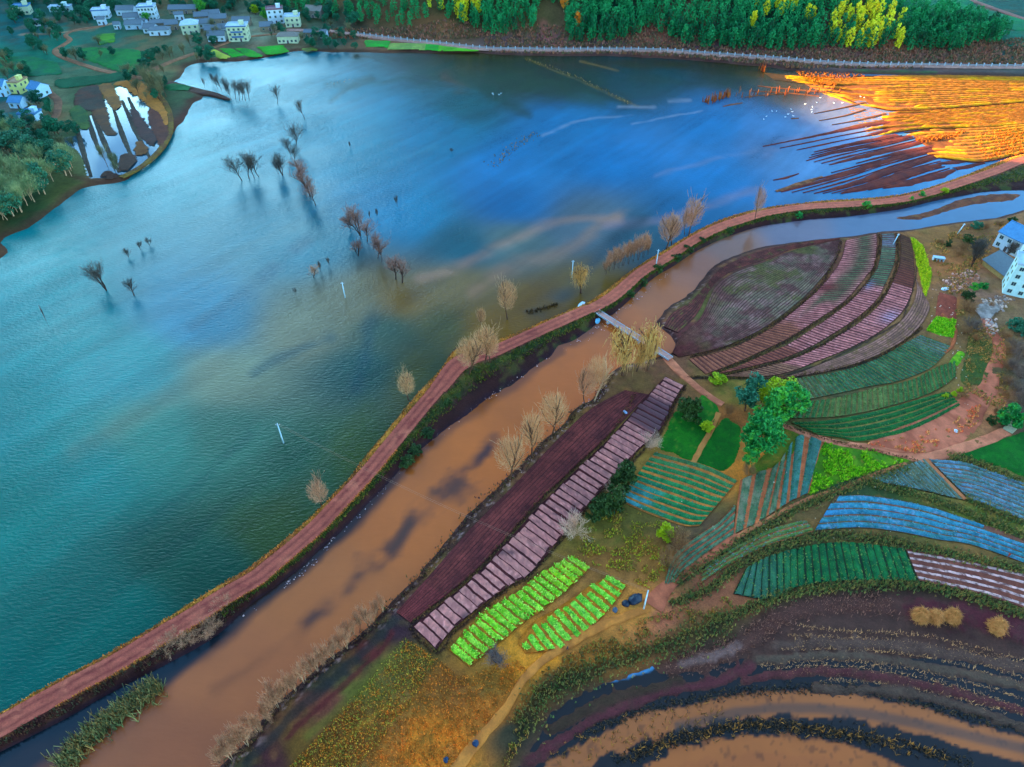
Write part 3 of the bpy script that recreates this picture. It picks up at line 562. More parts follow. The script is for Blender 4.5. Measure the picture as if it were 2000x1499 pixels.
ribbon('path',[(1440,1045),(1400,1077),(1350,1112),(1300,1150),(1275,1185)],[2.2,2.,2.2,5.],(158,106,84),(140,92,72))
ribbon('path',[(1770,905),(1700,930),(1640,956),(1585,972),(1520,1004),(1440,1048)],1.2,(168,124,92),(150,110,80))
ribbon('path',[(1404,806),(1390,838),(1372,870),(1354,904)],1.5,(158,130,74),(140,110,60))
ribbon('path',[(1809,897),(1836,925),(1860,950),(1886,975)],.9,(166,126,88),(150,110,80),z=ZL+.3)
ribbon('path',[(1840,612),(1866,640),(1862,670),(1845,690)],.9,(150,98,62),(130,86,56))
# ---------------------------------------------------------------- east bank ground
PADDY=cr_(GP([(985,1530),(1040,1440),(1075,1385),(1130,1350),(1180,1330),(1270,1300),(1330,1275),(1400,1255),(1470,1205),(1530,1175),(1600,1156),(1700,1148),(1790,1150),(1880,1167),(2060,1222),(2200,1300),(2200,1700),(985,1700)],ZL),4,True)
GC=[((470,1480),(22,34,44)),((520,1480),(60,38,44)),((600,1470),(88,76,32)),((700,1400),(100,80,34)),((850,1450),(160,112,32)),((800,1300),(72,76,36)),((950,1400),(136,98,36)),((760,1290),(76,92,44)),((700,1350),(84,100,44)),((640,1370),(90,60,50)),((620,1330),(30,40,46)),((760,1230),(44,32,44)),((680,1300),(30,34,42)),((730,1275),(72,34,38)),((880,1330),(104,80,34)),((1050,1290),(166,124,34)),((990,1290),(150,118,34)),((940,1320),(110,90,34)),((1150,1270),(126,98,44)),((1300,1200),(138,94,74)),((1350,1225),(88,74,44)),((1400,1250),(48,46,34)),((1100,1330),(62,62,36)),((1010,1430),(40,50,40)),
 ((1010,950),(62,48,42)),((900,1035),(52,42,36)),((1190,760),(74,64,38)),((1290,870),(104,98,44)),((1340,760),(92,76,46)),((1450,762),(84,96,34)),((1420,820),(112,82,40)),((1470,900),(150,110,38)),((1240,1010),(74,82,34)),((1180,1040),(76,86,32)),((1280,1080),(112,92,44)),((1200,1100),(104,84,42)),((1330,1050),(62,58,46)),((1350,650),(72,44,48)),((1450,540),(66,50,46)),((1400,620),(66,80,40)),((1560,480),(80,56,46)),((1700,462),(86,66,50)),((1830,470),(104,88,50)),((1900,450),(94,80,52)),((1980,440),(104,90,62)),((1850,520),(120,92,56)),((1900,570),(112,100,88)),((1870,600),(98,82,46)),((1900,640),(84,76,48)),((1960,640),(96,92,72)),((1985,720),(62,66,60)),((1930,790),(140,104,74)),((1990,800),(58,60,52)),((1960,690),(94,82,46)),((1870,790),(104,88,56)),((1700,885),(86,92,46)),((1740,950),(38,66,34)),((1900,995),(72,94,36)),((1800,985),(56,84,34)),((1980,1035),(72,92,36)),((1650,950),(38,66,40)),((1600,1000),(84,78,46)),((1500,1070),(62,66,38)),((1400,1150),(110,78,58)),((1550,1058),(46,60,36)),((1700,1050),(72,72,38)),((1900,1078),(86,78,42)),((2000,1115),(62,70,40)),((1250,1190),(150,116,50)),((1620,755),(60,70,44)),((1850,740),(96,92,50)),((1500,745),(60,60,40)),((1530,820),(60,70,40)),((1300,720),(84,66,48)),((1590,1160),(44,56,36)),((1780,1150),(40,54,36))]
GS=[([(1320,1140),(1400,1088),(1480,1040),(1560,992),(1640,958),(1700,938),(1770,912)],8,(26,44,32),.9),([(1310,1180),(1380,1152),(1440,1108),(1500,1076),(1590,1050),(1650,1047),(1760,1062),(1850,1082),(2000,1116)],7,(38,46,30),.85),([(1400,1215),(1470,1185),(1530,1162),(1600,1150),(1700,1143),(1800,1144),(1880,1161),(2000,1200)],6,(44,52,34),.85),
 ([(1020,1430),(1060,1360),(1130,1325),(1200,1296),(1280,1268),(1350,1245),(1420,1210)],14,(46,54,32),.75),([(1850,890),(1900,902),(2000,944)],6,(60,54,34),.8),([(1700,945),(1780,965),(1860,990),(1960,1030),(2000,1052)],7,(48,84,30),.7),([(1885,973),(1950,1002),(2000,1022)],5,(40,60,34),.8),
 ([(1345,738),(1400,738),(1470,740),(1530,738),(1600,728),(1680,710),(1740,685),(1800,640)],3.2,(26,26,28),.9),([(1339,755),(1317,788),(1299,828),(1279,858),(1255,880),(1228,906),(1165,972),(1109,1038),(1040,1122),(997,1148),(941,1189),(885,1235),(852,1274),(800,1228)],4,(34,24,26),.85),([(1240,770),(1198,843),(1122,915),(1051,983),(1000,1040),(921,1124),(803,1220)],2.6,(44,34,30),.8),
 ([(1535,740),(1570,786),(1540,822)],3,(50,54,36),.6),([(1500,822),(1600,854),(1700,880),(1790,900)],3,(58,50,40),.7),([(1640,472),(1632,505),(1590,570),(1500,640),(1430,674),(1350,698)],3,(48,28,32),.85),([(1716,457),(1718,480),(1700,542),(1665,582),(1590,635),(1500,686),(1386,733)],2.4,(40,30,30),.9),([(1752,457),(1752,515),(1718,588),(1630,658),(1540,702),(1405,735)],2.4,(36,28,30),.9),([(1784,470),(1790,530),(1770,607),(1742,637),(1652,689),(1552,729),(1505,738)],2.4,(40,32,30),.9),
 ([(466,1464),(551,1367),(677,1261),(753,1190)],10,(24,28,36),.8),([(480,1490),(580,1390),(700,1280),(770,1212)],11,(34,48,56),.7),([(560,1440),(640,1365),(730,1285),(765,1235)],6,(84,38,44),.8),([(640,1480),(700,1420),(760,1375)],5,(150,138,50),.7),([(600,1440),(700,1345),(760,1290)],10,(92,110,44),.6),([(760,1400),(850,1330)],5,(150,110,34),.5),([(800,1470),(880,1400)],8,(90,100,40),.4),([(1875,560),(1865,620),(1860,680)],4,(150,104,60),.5)]
x,y,F=grid(-80,342,10,334,.6)
u,v=PX(x,y,ZL)
C=idw(u,v,GC,16.,2.4)
n1=fbm(x,y,1.6,3,51); n2=fbm(x,y,6,4,52); wp=fbm(x,y,5,3,54)*9
C=blend(C,sstep(.02,.22,n2)*.45,lin((74,78,36))); C=blend(C,sstep(.05,.25,fbm(x,y,4,4,57))*.35,lin((120,98,56)))
C=blend(C,sstep(.08,.26,n1)*.2,lin((46,46,32))); C=C*1.45
for pl,wd,c,al in GS:
    P=cr_(pl,5); d=dseg(u+wp,v+wp*.6,P); C=blend(C,al*(1-sstep(wd*.4,wd*1.25,d*(1+.9*n1))),lin(c))
Er=np.vstack([riv_e[::2],[(345,300),(345,5),(-85,5)]])
sd=sdist(x,y,Er)
# river margin: mud and pale rubble line
C=blend(C,(1-sstep(.8,2.6,-sd+n2*3))*.85,lin((50,36,36)))
C=blend(C,(sstep(.16,.24,fbm(x,y,.9,2,59))*np.exp(-((sd+2.)/1.3)**2)*sstep(1500,1250,u))*.7,lin((150,150,165)))
Z=np.minimum(ZL+.28*n1+.5*n2,.05+(-sd)*.32)
fl=np.zeros(len(x),bool)
for P in FLAT:
    b=(x>P[:,0].min()-1)&(x<P[:,0].max()+1)&(y>P[:,1].min()-1)&(y<P[:,1].max()+1)
    k=np.where(b)[0]
    if len(k): fl[k]|=sdist(x[k],y[k],P)<.5
Z=np.where(fl,np.minimum(Z,ZL-.15),Z)
sp=sdist(x,y,PADDY); inp=sstep(2.5,-2.5,sp)
Z=Z*(1-inp)+inp*(.42+.5*n2)
# mud bars and stubble ridges of the flooded paddies
PB=[([(1300,1303),(1380,1287),(1450,1257),(1500,1222),(1560,1192),(1650,1180),(1745,1180)],17,(74,56,54),.85),([(1330,1297),(1390,1282),(1440,1262)],9,(112,110,118),.8),([(1035,1490),(1120,1425),(1200,1385),(1300,1350),(1400,1330),(1470,1300)],11,(78,38,56),.75),([(1075,1425),(1150,1383),(1250,1350),(1330,1330)],12,(46,46,32),.7),
 ([(1795,1195),(1850,1192),(1930,1208),(2060,1250)],24,(74,36,50),.95),([(1460,1330),(1560,1312),(1700,1318),(1850,1348),(2060,1405)],9,(76,42,52),.85),([(1520,1262),(1600,1256),(1720,1258),(1850,1275),(2060,1315)],13,(76,70,68),.85),([(1480,1290),(1600,1280),(1750,1290),(2000,1340)],9,(74,76,70),.8),([(1600,1345),(1750,1350),(1900,1385),(2000,1420)],10,(68,68,64),.75)]
C=blend(C,inp*.97,lin((66,54,52)))
bar=np.zeros(len(x))
for pl,wd,c,al in PB:
    d=dseg(u+wp*1.5,v+wp*.8,cr_(pl,5)); a=(1-sstep(wd*.45,wd*1.25,d*(1+1.7*n1)))*inp; C=blend(C,al*a*(1-.5*sstep(.05,.2,fbm(x,y,1.1,3,66))),lin(c)); bar=np.maximum(bar,a)
Z=Z+inp*bar*.5+inp*.12*n1
V2,F2,C2=keep(np.stack([x,y,Z],1),F,C,sd<1.2)
M_ground=ground_mat('wild_ground',amt=.4,sc=(.35,2.4),bump=.8)
mesh('ground',V2,F2,M_ground,col=C2/KW,smooth=True,kind='structure')
# flooded paddies: shallow water between the bars
x,y,F=grid(0,150,8,72,.5); u,v=PX(x,y,.6)
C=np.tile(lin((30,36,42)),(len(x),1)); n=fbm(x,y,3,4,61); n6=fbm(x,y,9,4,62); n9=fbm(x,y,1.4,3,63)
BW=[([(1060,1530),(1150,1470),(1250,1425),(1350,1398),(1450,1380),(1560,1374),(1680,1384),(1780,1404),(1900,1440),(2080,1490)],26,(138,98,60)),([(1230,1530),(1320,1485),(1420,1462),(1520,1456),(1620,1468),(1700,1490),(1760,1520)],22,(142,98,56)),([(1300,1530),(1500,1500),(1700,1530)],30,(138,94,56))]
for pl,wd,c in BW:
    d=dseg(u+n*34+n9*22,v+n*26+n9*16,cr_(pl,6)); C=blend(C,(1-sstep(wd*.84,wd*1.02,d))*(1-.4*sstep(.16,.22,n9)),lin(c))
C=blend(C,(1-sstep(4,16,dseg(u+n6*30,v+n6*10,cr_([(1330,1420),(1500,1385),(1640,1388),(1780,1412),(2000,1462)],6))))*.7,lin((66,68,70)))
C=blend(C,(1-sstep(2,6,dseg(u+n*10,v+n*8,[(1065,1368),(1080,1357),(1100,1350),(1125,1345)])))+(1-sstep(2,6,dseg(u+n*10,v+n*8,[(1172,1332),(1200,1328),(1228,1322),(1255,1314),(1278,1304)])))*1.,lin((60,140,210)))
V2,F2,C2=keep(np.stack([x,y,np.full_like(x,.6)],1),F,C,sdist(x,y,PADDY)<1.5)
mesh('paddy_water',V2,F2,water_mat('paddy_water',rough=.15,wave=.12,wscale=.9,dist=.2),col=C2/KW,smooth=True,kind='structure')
# ---------------------------------------------------------------- land north and west of the lake, with the hill
SHORE=[(-900,620),(-60,520),(0,470),(60,440),(110,402),(140,380),(165,366),(200,359),(246,352),(244,349),(205,350),(160,350),(120,330),(150,352),(230,349),(262,332),(300,300),(333,268),(345,247),(362,228),(374,203),(396,192),(380,180),(400,187),(447,196),(430,188),(345,172),(338,160),(352,150),(362,132),(380,124),(420,121),(470,119),(510,114),(545,106),(590,99),(640,102),(690,102),(740,103),(800,103),(860,104),(930,103),(1000,108),(1100,109),(1200,110),(1300,114),(1400,122),(1500,131),(1560,139),(1640,143),(1800,147),(2000,150),(2500,160)]
SHORE=[p for p in SHORE if p not in ((205,350),(160,350),(120,330),(150,352),(230,349),(244,349))]
sh=jit(cr_(GP(SHORE,0.),6),1.6,8,7)
NL=np.vstack([[(-1100,sh[0][1])],sh,[(900,sh[-1][1]),(900,1500),(-1100,1500)]])
FOOT=[(-900,0),(-300,4),(0,9),(150,13),(330,19),(430,21),(560,26),(640,38),(700,60),(850,74),(950,84),(1100,90),(1250,90),(1400,103),(1600,112),(1750,116),(1880,112),(2050,92),(2600,60)]
ft=GP(FOOT,1.2); ft=ft[np.argsort(ft[:,0])]
RL=np.array([G(1700,-40,1.2),G(1735,6,1.2),G(1850,32,1.2),G(1935,66,1.2),G(1978,98,1.2)])   # right-hand end of the hill
def hill(x,y):
    d=y-np.interp(x,ft[:,0],ft[:,1]); 
    lim=np.interp(y,RL[::-1,1],RL[::-1,0])
    m=1-sstep(-95,0,x-lim)
    s=np.clip(d,0,None)
    slope=.46+.12*sstep(-40,-160,x)*-1
    return (s*slope*sstep(-5,40,d)*m)*(1-.0*x)+ (fbm(x,y,45,3,71)*9*sstep(8,60,d)*m)
def zl(x,y):
    "height of the north land"
    return 1.2+hill(x,y)
def GH(u,v):
    "photo pixel to a point on the hilly north land"
    a=np.array([ (u-1000)/FPX, CP-(v-749.5)/FPX*SP, -SP-(v-749.5)/FPX*CP]); t=np.linspace(60,1400,2700)
    p=np.array([0,0,H])[None]+t[:,None]*a[None]; h=zl(p[:,0],p[:,1]); k=np.where(p[:,2]<=h)[0]
    k=k[0] if len(k) else len(t)-1
    return np.array([p[k,0],p[k,1],h[k]])
NC=[((0,480),(60,60,24)),((80,440),(44,66,34)),((40,350),(50,84,60)),((150,380),(84,80,40)),((220,352),(60,60,48)),((120,320),(96,96,60)),((90,280),(70,88,60)),((120,220),(96,92,64)),((60,250),(40,84,80)),((160,190),(70,84,60)),((100,190),(100,104,84)),((30,200),(20,90,100)),((0,120),(6,100,90)),((100,100),(12,104,90)),((50,60),(6,90,100)),((200,60),(30,88,80)),((300,80),(50,84,64)),((320,130),(92,92,66)),((280,140),(80,84,66)),((360,240),(74,62,52)),((310,270),(90,84,52)),((350,180),(60,74,50)),((380,60),(84,96,84)),((430,90),(70,70,56)),((450,60),(90,96,90)),((500,60),(120,120,110)),((550,90),(92,80,62)),((590,92),(104,84,66)),((620,80),(50,66,56)),((660,80),(36,60,50)),((700,70),(60,62,50)),((760,65),(84,80,56)),((860,60),(98,84,58)),((700,95),(70,68,50)),((850,100),(66,62,62)),((1000,103),(78,74,84)),((1060,75),(96,78,82)),((1050,50),(70,80,50)),((1200,105),(80,74,84)),((1270,85),(104,76,66)),((1350,105),(74,62,80)),((1500,108),(84,64,74)),((1620,110),(96,74,78)),((1740,105),(112,82,62)),((1850,110),(88,70,64)),((1930,100),(112,82,58)),((1700,135),(72,58,66)),((1900,140),(60,62,60)),((1960,110),(30,70,70)),((1600,128),(70,72,76)),((1800,135),(60,60,66)),((1850,15),(10,104,84)),((1800,30),(6,96,70)),((1950,60),(4,108,84)),((1980,15),(20,84,80)),((1200,20),(14,56,44)),((900,20),(40,66,40)),((600,10),(60,74,44)),((400,0),(44,70,44)),((100,0),(6,74,70)),((1500,40),(10,56,44))]
x1,y1,F1=grid(-640,640,150,900,2.0)
z1=zl(x1,y1); u,v=PX(x1,y1,z1); v=np.maximum(v,-60)
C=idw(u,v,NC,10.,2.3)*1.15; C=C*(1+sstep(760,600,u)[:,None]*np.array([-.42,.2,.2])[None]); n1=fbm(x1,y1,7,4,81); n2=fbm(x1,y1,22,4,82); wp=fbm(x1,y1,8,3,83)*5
C=blend(C,sstep(.02,.2,n1)*.4,lin((44,60,34))); C=blend(C,sstep(.06,.24,n2)*.3,lin((130,100,70)))
for pl,wd,c,al in [([(445,119),(520,112),(590,99),(650,103)],4,(88,66,54),.9),([(840,103),(1000,107),(1250,110),(1450,126),(1560,138)],3,(70,62,72),.8),([(1400,118),(1550,134),(1700,138),(1850,140),(2000,140)],3,(70,78,84),.6),([(1670,138),(1760,140),(1830,141)],2.,(30,110,60),.8),
   ([(1060,50),(1075,75),(1090,90)],12,(130,92,92),.7),([(1040,20),(1050,45)],8,(84,76,60),.6),([(330,265),(345,240),(365,225),(385,195)],9,(78,60,50),.8),([(120,330),(160,350),(235,352)],4,(74,64,44),.8),
   ([(230,45),(180,55),(110,65),(40,68)],1.6,(150,150,130),.6),([(1640,2),(1800,4),(2000,30)],1.,(120,90,110),.0)]:
    d=dseg(u+wp,v+wp*.4,cr_(pl,5)); C=blend(C,al*(1-sstep(wd*.4,wd*1.3,d*(1+n1))),lin(c))
sd=sdist(x1,y1,NL[::2])
PADW=cr_(GP([(142,236),(160,228),(178,224),(192,210),(205,186),(222,172),(262,160),(285,172),(315,200),(328,225),(330,255),(312,288),(285,312),(262,332),(238,342),(205,349),(170,346),(160,318),(146,295),(120,280),(118,268),(150,262)],1.2),4,True)
sp=sdist(x1,y1,PADW)
z1=np.where(sp<0,z1-.35*sstep(0,-3,sp),z1)+fbm(x1,y1,6,3,84)*.5*(sp>0)-sstep(-3,2.5,sd)*1.7
C=blend(C,sstep(-5,-.5,sd+n1*5)*.75,lin((66,50,44)))
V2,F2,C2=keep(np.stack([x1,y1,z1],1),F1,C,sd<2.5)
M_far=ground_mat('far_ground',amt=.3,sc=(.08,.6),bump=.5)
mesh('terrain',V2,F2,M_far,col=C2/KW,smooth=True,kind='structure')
# outer land, out to the horizon
oc=[(-1300,-920),(1300,-920),(1300,1700),(-1300,1700)]
mesh('distant_ground',[(a,b,-3.) for a,b in oc],[(0,1,2,3)],ground_mat('distant_ground',lin((30,70,56))/KW,lin((60,74,50))/KW,sc=(.01,.08)),kind='structure')
# flooded paddies by the western shore: still water between earth strips
mesh('paddy_water',[(p[0],p[1],1.08) for p in PADW],[list(range(len(PADW)))],water_mat('still_water',np.array((.03,.07,.08)),rough=.03,wave=.03,wscale=.8),kind='structure')
def far_area(name,px,c1,c2,sc=5.,z=1.2,res=1.2,ragged=1.2,up=.16,c3=None,curve=True):
    P=cr_(GP(px,z),5,True) if curve else GP(px,z)
    return sheet(name,P,z+up,M_far,colmix(c1,c2,sc,c3=c3),res,ragged,hfn=lambda x,y,s_:.3+.2*fbm(x,y,3,2,5))
MUD=((70,62,56),(54,66,66))
for px in ([(222,166),(240,160),(262,158),(288,172),(312,198),(326,224),(322,246),(312,222),(298,214),(280,196),(258,180),(245,170)],):
    far_area('straw_field',px,(150,124,60),(132,112,58))
far_area('straw_field',[(193,170),(214,164),(224,182),(234,202),(228,214),(218,208),(206,190)],(128,112,62),(104,96,64))
far_area('fallow_field',[(155,178),(190,168),(200,195),(205,212),(180,218),(150,205)],*MUD)
far_area('grass_field',[(140,214),(160,208),(168,222),(172,245),(166,252),(148,240)],(56,104,56),(40,92,60))
far_area('mud_strip',[(292,214),(310,222),(322,245),(330,262),(318,284),(306,268),(296,240)],(84,66,58),(74,62,60))
far_area('mud_strip',[(258,215),(270,222),(286,250),(306,272),(296,283),(276,262),(262,236)],(70,66,70),(60,62,66))
far_area('mud_strip',[(183,218),(206,214),(214,250),(226,262),(205,258)],(88,80,60),(74,74,66))
far_area('mud_strip',[(240,304),(256,302),(264,316),(252,332),(238,334),(236,318)],(70,64,56),(62,62,60))
far_area('mud_strip',[(268,280),(276,280),(288,294),(280,302),(270,300)],(92,80,50),(84,72,50))
far_area('mud_strip',[(200,340),(214,336),(228,344),(212,349)],(56,50,46),(60,60,56))
for a,b in (((180,222),(232,336)),((222,214),(262,318)),((238,196),(292,308)),((148,240),(178,345)),((250,190),(300,285)),((170,222),(196,300))):
    P=GP([a,b],1.2); ribbon('earth_bund',[a,((a[0]+b[0])/2-2,(a[1]+b[1])/2),b],[1.4,2.6,1.2],(60,72,66),(50,60,60),z=1.35,mat=M_far)
ribbon('earth_bund',[(282,165),(305,182),(324,205),(333,232),(330,262),(314,290),(290,314),(262,333),(236,346)],[3,3,2.6,3,3],(96,100,48),(84,78,52),z=1.6,mat=M_far)
far_area('cereal_field',[(112,158),(150,152),(200,148),(236,142),(255,150),(230,158),(180,166),(120,172)],(6,84,58),(14,96,70))
far_area('cereal_field',[(326,168),(342,165),(372,172),(360,178),(330,175)],(10,100,60),(30,110,70))
far_area('cereal_field',[(212,96),(275,102),(272,142),(230,138),(180,120),(150,104),(170,94)],(12,112,66),(20,128,60))
for px,c in (([(0,112),(60,112),(110,124),(120,145),(60,150),(0,140)],((10,118,74),(16,104,84))),([(190,68),(225,66),(222,82),(195,88)],((60,150,40),(30,110,60))),([(405,100),(418,98),(448,112),(436,116),(412,106)],((140,190,70),(110,170,60))),([(432,96),(450,96),(475,108),(458,113)],((20,160,30),(30,140,40))),([(462,96),(482,96),(512,110),(490,113)],((40,160,40),(24,140,50))),
  ([(505,93),(550,90),(562,102),(525,108)],((20,170,30),(40,150,30))),([(713,80),(762,82),(758,93),(716,92)],((24,160,44),(36,140,50))),([(764,86),(834,86),(830,98),(760,97)],((104,160,84),(90,150,80))),([(832,88),(858,88),(856,99),(830,98)],((20,160,40),(30,150,40))),([(857,90),(935,100),(857,100)],((70,180,30),(60,160,30))),([(590,96),(610,94),(620,98),(600,101)],((90,140,60),(70,110,60))),
  ([(1712,8),(1780,2),(1900,0),(1900,14),(1800,14)],((6,120,90),(10,132,84))),([(1800,22),(1900,14),(2000,40),(2040,62),(1980,60),(1890,34)],((8,116,84),(12,128,80))),([(1890,46),(1980,62),(2040,90),(1975,92)],((6,100,84),(10,112,90)))):
    far_area('green_field',px,c[0],c[1],curve=False,ragged=.8)
ribbon('path',[(205,50),(150,58),(128,68),(136,78),(120,90),(108,98),(115,108),(150,122),(190,135),(230,144),(275,152),(290,140),(330,122),(380,104),(430,88),(470,74),(540,66)],[3,3,4,3.5,4,5,4,3,3],(128,116,96),(112,104,88),z=1.55,mat=M_far)
ribbon('path',[(230,144),(180,150),(115,155)],2.2,(130,120,96),(100,100,84),z=1.55,mat=M_far)
ribbon('path',[(85,165),(96,180),(112,196),(110,222),(95,240)],4,(110,100,84),(96,90,78),z=1.5,mat=M_far)
ribbon('earth_bund',[(325,160),(345,166),(380,176),(420,184),(448,194)],[5,6,6,4,1.5],(74,70,64),(64,60,64),z=1.1,mat=M_far)
# the straight far road with its white railing, and the lane between the far fields
FR=[(560,58),(640,60),(700,68),(780,78),(860,86),(940,95),(1000,97),(1100,98),(1240,98),(1320,101),(1400,107),(1500,114),(1600,122),(1700,127),(1800,128),(1900,130),(2100,131)]
M_conc=plain('concrete',np.array((.42,.42,.42)),amt=.12)
ribbon('road',FR,4.6,(150,146,150),(136,134,140),z=1.75,mat=M_far,edge=.1)
ribbon('road',[(1880,-6),(1930,12),(1975,28),(2060,56)],5,(126,110,110),(110,104,104),z=1.7,mat=M_far)
rail=tag(empty('guard_rail',(*G(1300,100,1.2),1.2)),'long white road railing on short posts along the far shore road','railing')
P=resample(cr_(GP([(p[0],p[1]+1.2) for p in FR[2:]],1.2),8),99); o0=np.array(rail.location)
m=MB(); m.tube([(p[0]-o0[0],p[1]-o0[1],1.55) for p in P],[.14]*len(P),5); m.tube([(p[0]-o0[0],p[1]-o0[1],1.0) for p in P],[.1]*len(P),4); m.build('rail',M_conc,rail)
pm=MB(); pm.box(-.28,.28,-.28,.28,0,1.95); pm.box(-.34,.34,-.34,.34,1.95,2.1); post=pm.build('post',M_conc,rail); post.location=(P[0][0]-o0[0],P[0][1]-o0[1],.3)
for p in P[1:]:
    c=post.copy(); COL.objects.link(c); c.parent=rail; c.location=(p[0]-o0[0],p[1]-o0[1],.3)
# ---------------------------------------------------------------- golden harvested terraces at the lake's east end
M_gold=ground_mat('gold_soil',amt=.22,sc=(.25,1.6),bump=.6)
SUNK=np.array([1.6,1.35,1.1])
def gold(c): return lin(c)
GA=[(1560,156),(1630,152),(1700,149),(1850,148),(2000,151),(2140,152)]
GB=[(1610,182),(1660,200),(1700,208),(1750,216),(1850,212),(2000,200),(2140,190)]
def gcol(x,y,u,v,q):
    C=flatc((140,112,34),(126,100,30),3.,c3=(154,126,40),t3=.16)(x,y)
    st=1.*(int(round(q*18))%4 in (1,2)); return blend(C,sstep(-.1,.1,fbm(x,y,9,3,17)+.0*u)*st*.95,lin((150,142,8)))
dk=flatc((92,66,26),(108,80,28),3.)
beds('harvested_field',GA,GB,17,'along',gcol,dk,frac=.7,h=.8,m=130,z=.55,wob=.45,ramp=.22,mat=M_gold,flat=False,smat=M_gold)
beds('harvested_field',[(1655,206),(1700,211),(1750,219),(1850,215),(2000,203),(2140,193)],[(1700,268),(1752,258),(1800,252),(1870,250),(1940,248),(2140,232)],14,'along',gcol,dk,frac=.7,h=.8,m=130,z=.55,wob=.45,ramp=.2,mat=M_gold,flat=False,smat=M_gold)
beds('harvested_field',[(1752,259),(1800,253),(1870,251),(1940,249),(1990,244),(2140,234)],[(1810,304),(1870,313),(1920,316),(1990,302),(2060,284),(2140,272)],11,'along',lambda x,y,u,v,q:blend(gcol(x,y,u,v,q),sstep(.35,.6,u)*.85,lin((148,130,8))),dk,frac=.74,h=.55,m=120,z=.5,wob=.45,ramp=.14,mat=M_gold,flat=False,smat=M_gold)
beds('harvested_field',[(1458,136),(1500,143),(1560,150),(1620,152)],[(1480,152),(1540,160),(1590,165),(1640,160)],5,'along',lambda x,y,u,v,q:flatc((150,136,10),(138,122,10),3.)(x,y),flatc((40,40,24),(60,54,26),3.),frac=.45,h=.6,m=60,z=.15,wob=.6,ramp=.3,mat=M_gold,flat=False,smat=M_gold)
RID=[([(1490,286),(1560,272),(1590,266),(1678,248),(1753,236)],[.6,1.6,2.6,4,4]),([(1590,297),(1652,283),(1753,264)],[.8,3,5]),([(1575,314),(1627,299),(1703,284),(1779,266)],[.6,2.6,3.6,4]),([(1620,322),(1677,307),(1753,289),(1804,276)],[.7,4,5,4]),([(1672,319),(1753,299),(1830,284)],[.7,3,4]),
 ([(1525,375),(1627,347),(1715,319),(1779,302),(1835,290)],[.8,3,5,4,4]),([(1590,378),(1677,355),(1741,332),(1804,312),(1840,300)],[.6,3,5,4,4]),([(1642,378),(1728,355),(1791,332),(1836,322)],[1.,7,8,3]),([(1724,368),(1804,350),(1830,344),(1864,332)],[.8,6,6,2.]),([(1865,330),(1895,324),(1922,318)],[3.5,4,2]),([(1832,320),(1866,316),(1898,311)],[3,5,3]),([(1510,352),(1535,347),(1560,339)],[.5,2.,.6]),
 ([(1515,374),(1560,360),(1606,345)],[1.5,3.6,2]),([(1625,244),(1680,234),(1730,222)],[.6,2.4,3.]),([(1632,255),(1680,244),(1760,230)],[.8,3,4]),([(1600,236),(1650,226),(1690,214)],[.5,1.8,2.2]),([(1412,208),(1425,205),(1450,201)],[.8,2.2,.8]),([(1545,232),(1560,231)],[.6,.8]),([(1590,222),(1640,212),(1690,200)],[.5,1.6,3]),([(1480,168),(1520,172),(1590,178),(1660,184)],[.5,1.2,2,1.6]),([(1470,178),(1540,182),(1600,188)],[.4,1.2,1.4]),([(1455,190),(1490,186),(1530,184)],[.4,.9,.5]),([(1700,262),(1740,254),(1790,246)],[2,4,3])]
for k_ in (0,1,2,4,5,6,7):
    a_,b_=resample(RID[k_][0],6),resample(RID[k_+1][0],6)
    for f_ in (.33,.66): RID.append(([tuple(p) for p in a_*(1-f_)+b_*f_],[.3,1.+f_,.7,1.6,.6]))
for i,(px,wd) in enumerate(RID):
    P=resample(cr_(GP(px,.2),8),60); W=np.interp(np.linspace(0,1,60),np.linspace(0,1,len(wd)),wd); t=np.gradient(P,axis=0); t/=np.linalg.norm(t,axis=1)[:,None]; nn=np.stack([-t[:,1],t[:,0]],1)
    q=np.array([-1,-.6,0,.6,1]); off=W[:,None]*.62*q*(1+.9*fbm(P[:,:1]+q*2,P[:,1:]+q*2,4,3,i)); X=P[:,:1]+nn[:,:1]*off; Y=P[:,1:]+nn[:,1:]*off; Z=-.25+.65*(1-np.abs(q)**2.2)[None]+0*X
    k=np.arange(300).reshape(60,5); F=np.stack([k[:-1,:-1],k[:-1,1:],k[1:,1:],k[1:,:-1]],-1).reshape(-1,4); V=np.stack([X,Y,Z],-1).reshape(-1,3)
    C=flatc((96,52,44),(76,42,44),3.)(V[:,0],V[:,1]); 
    if i in (12,): C=flatc((120,96,70),(90,70,50),2.)(V[:,0],V[:,1])
    if 13<=i<22: C=flatc((104,80,52),(96,72,50),3.)(V[:,0],V[:,1])
    mesh('mud_ridge',V,F,M_gold,col=C/KW,smooth=True,kind='structure')
# right-hand corner between road and river
x,y,F=grid(120,345,170,330,1.0); 
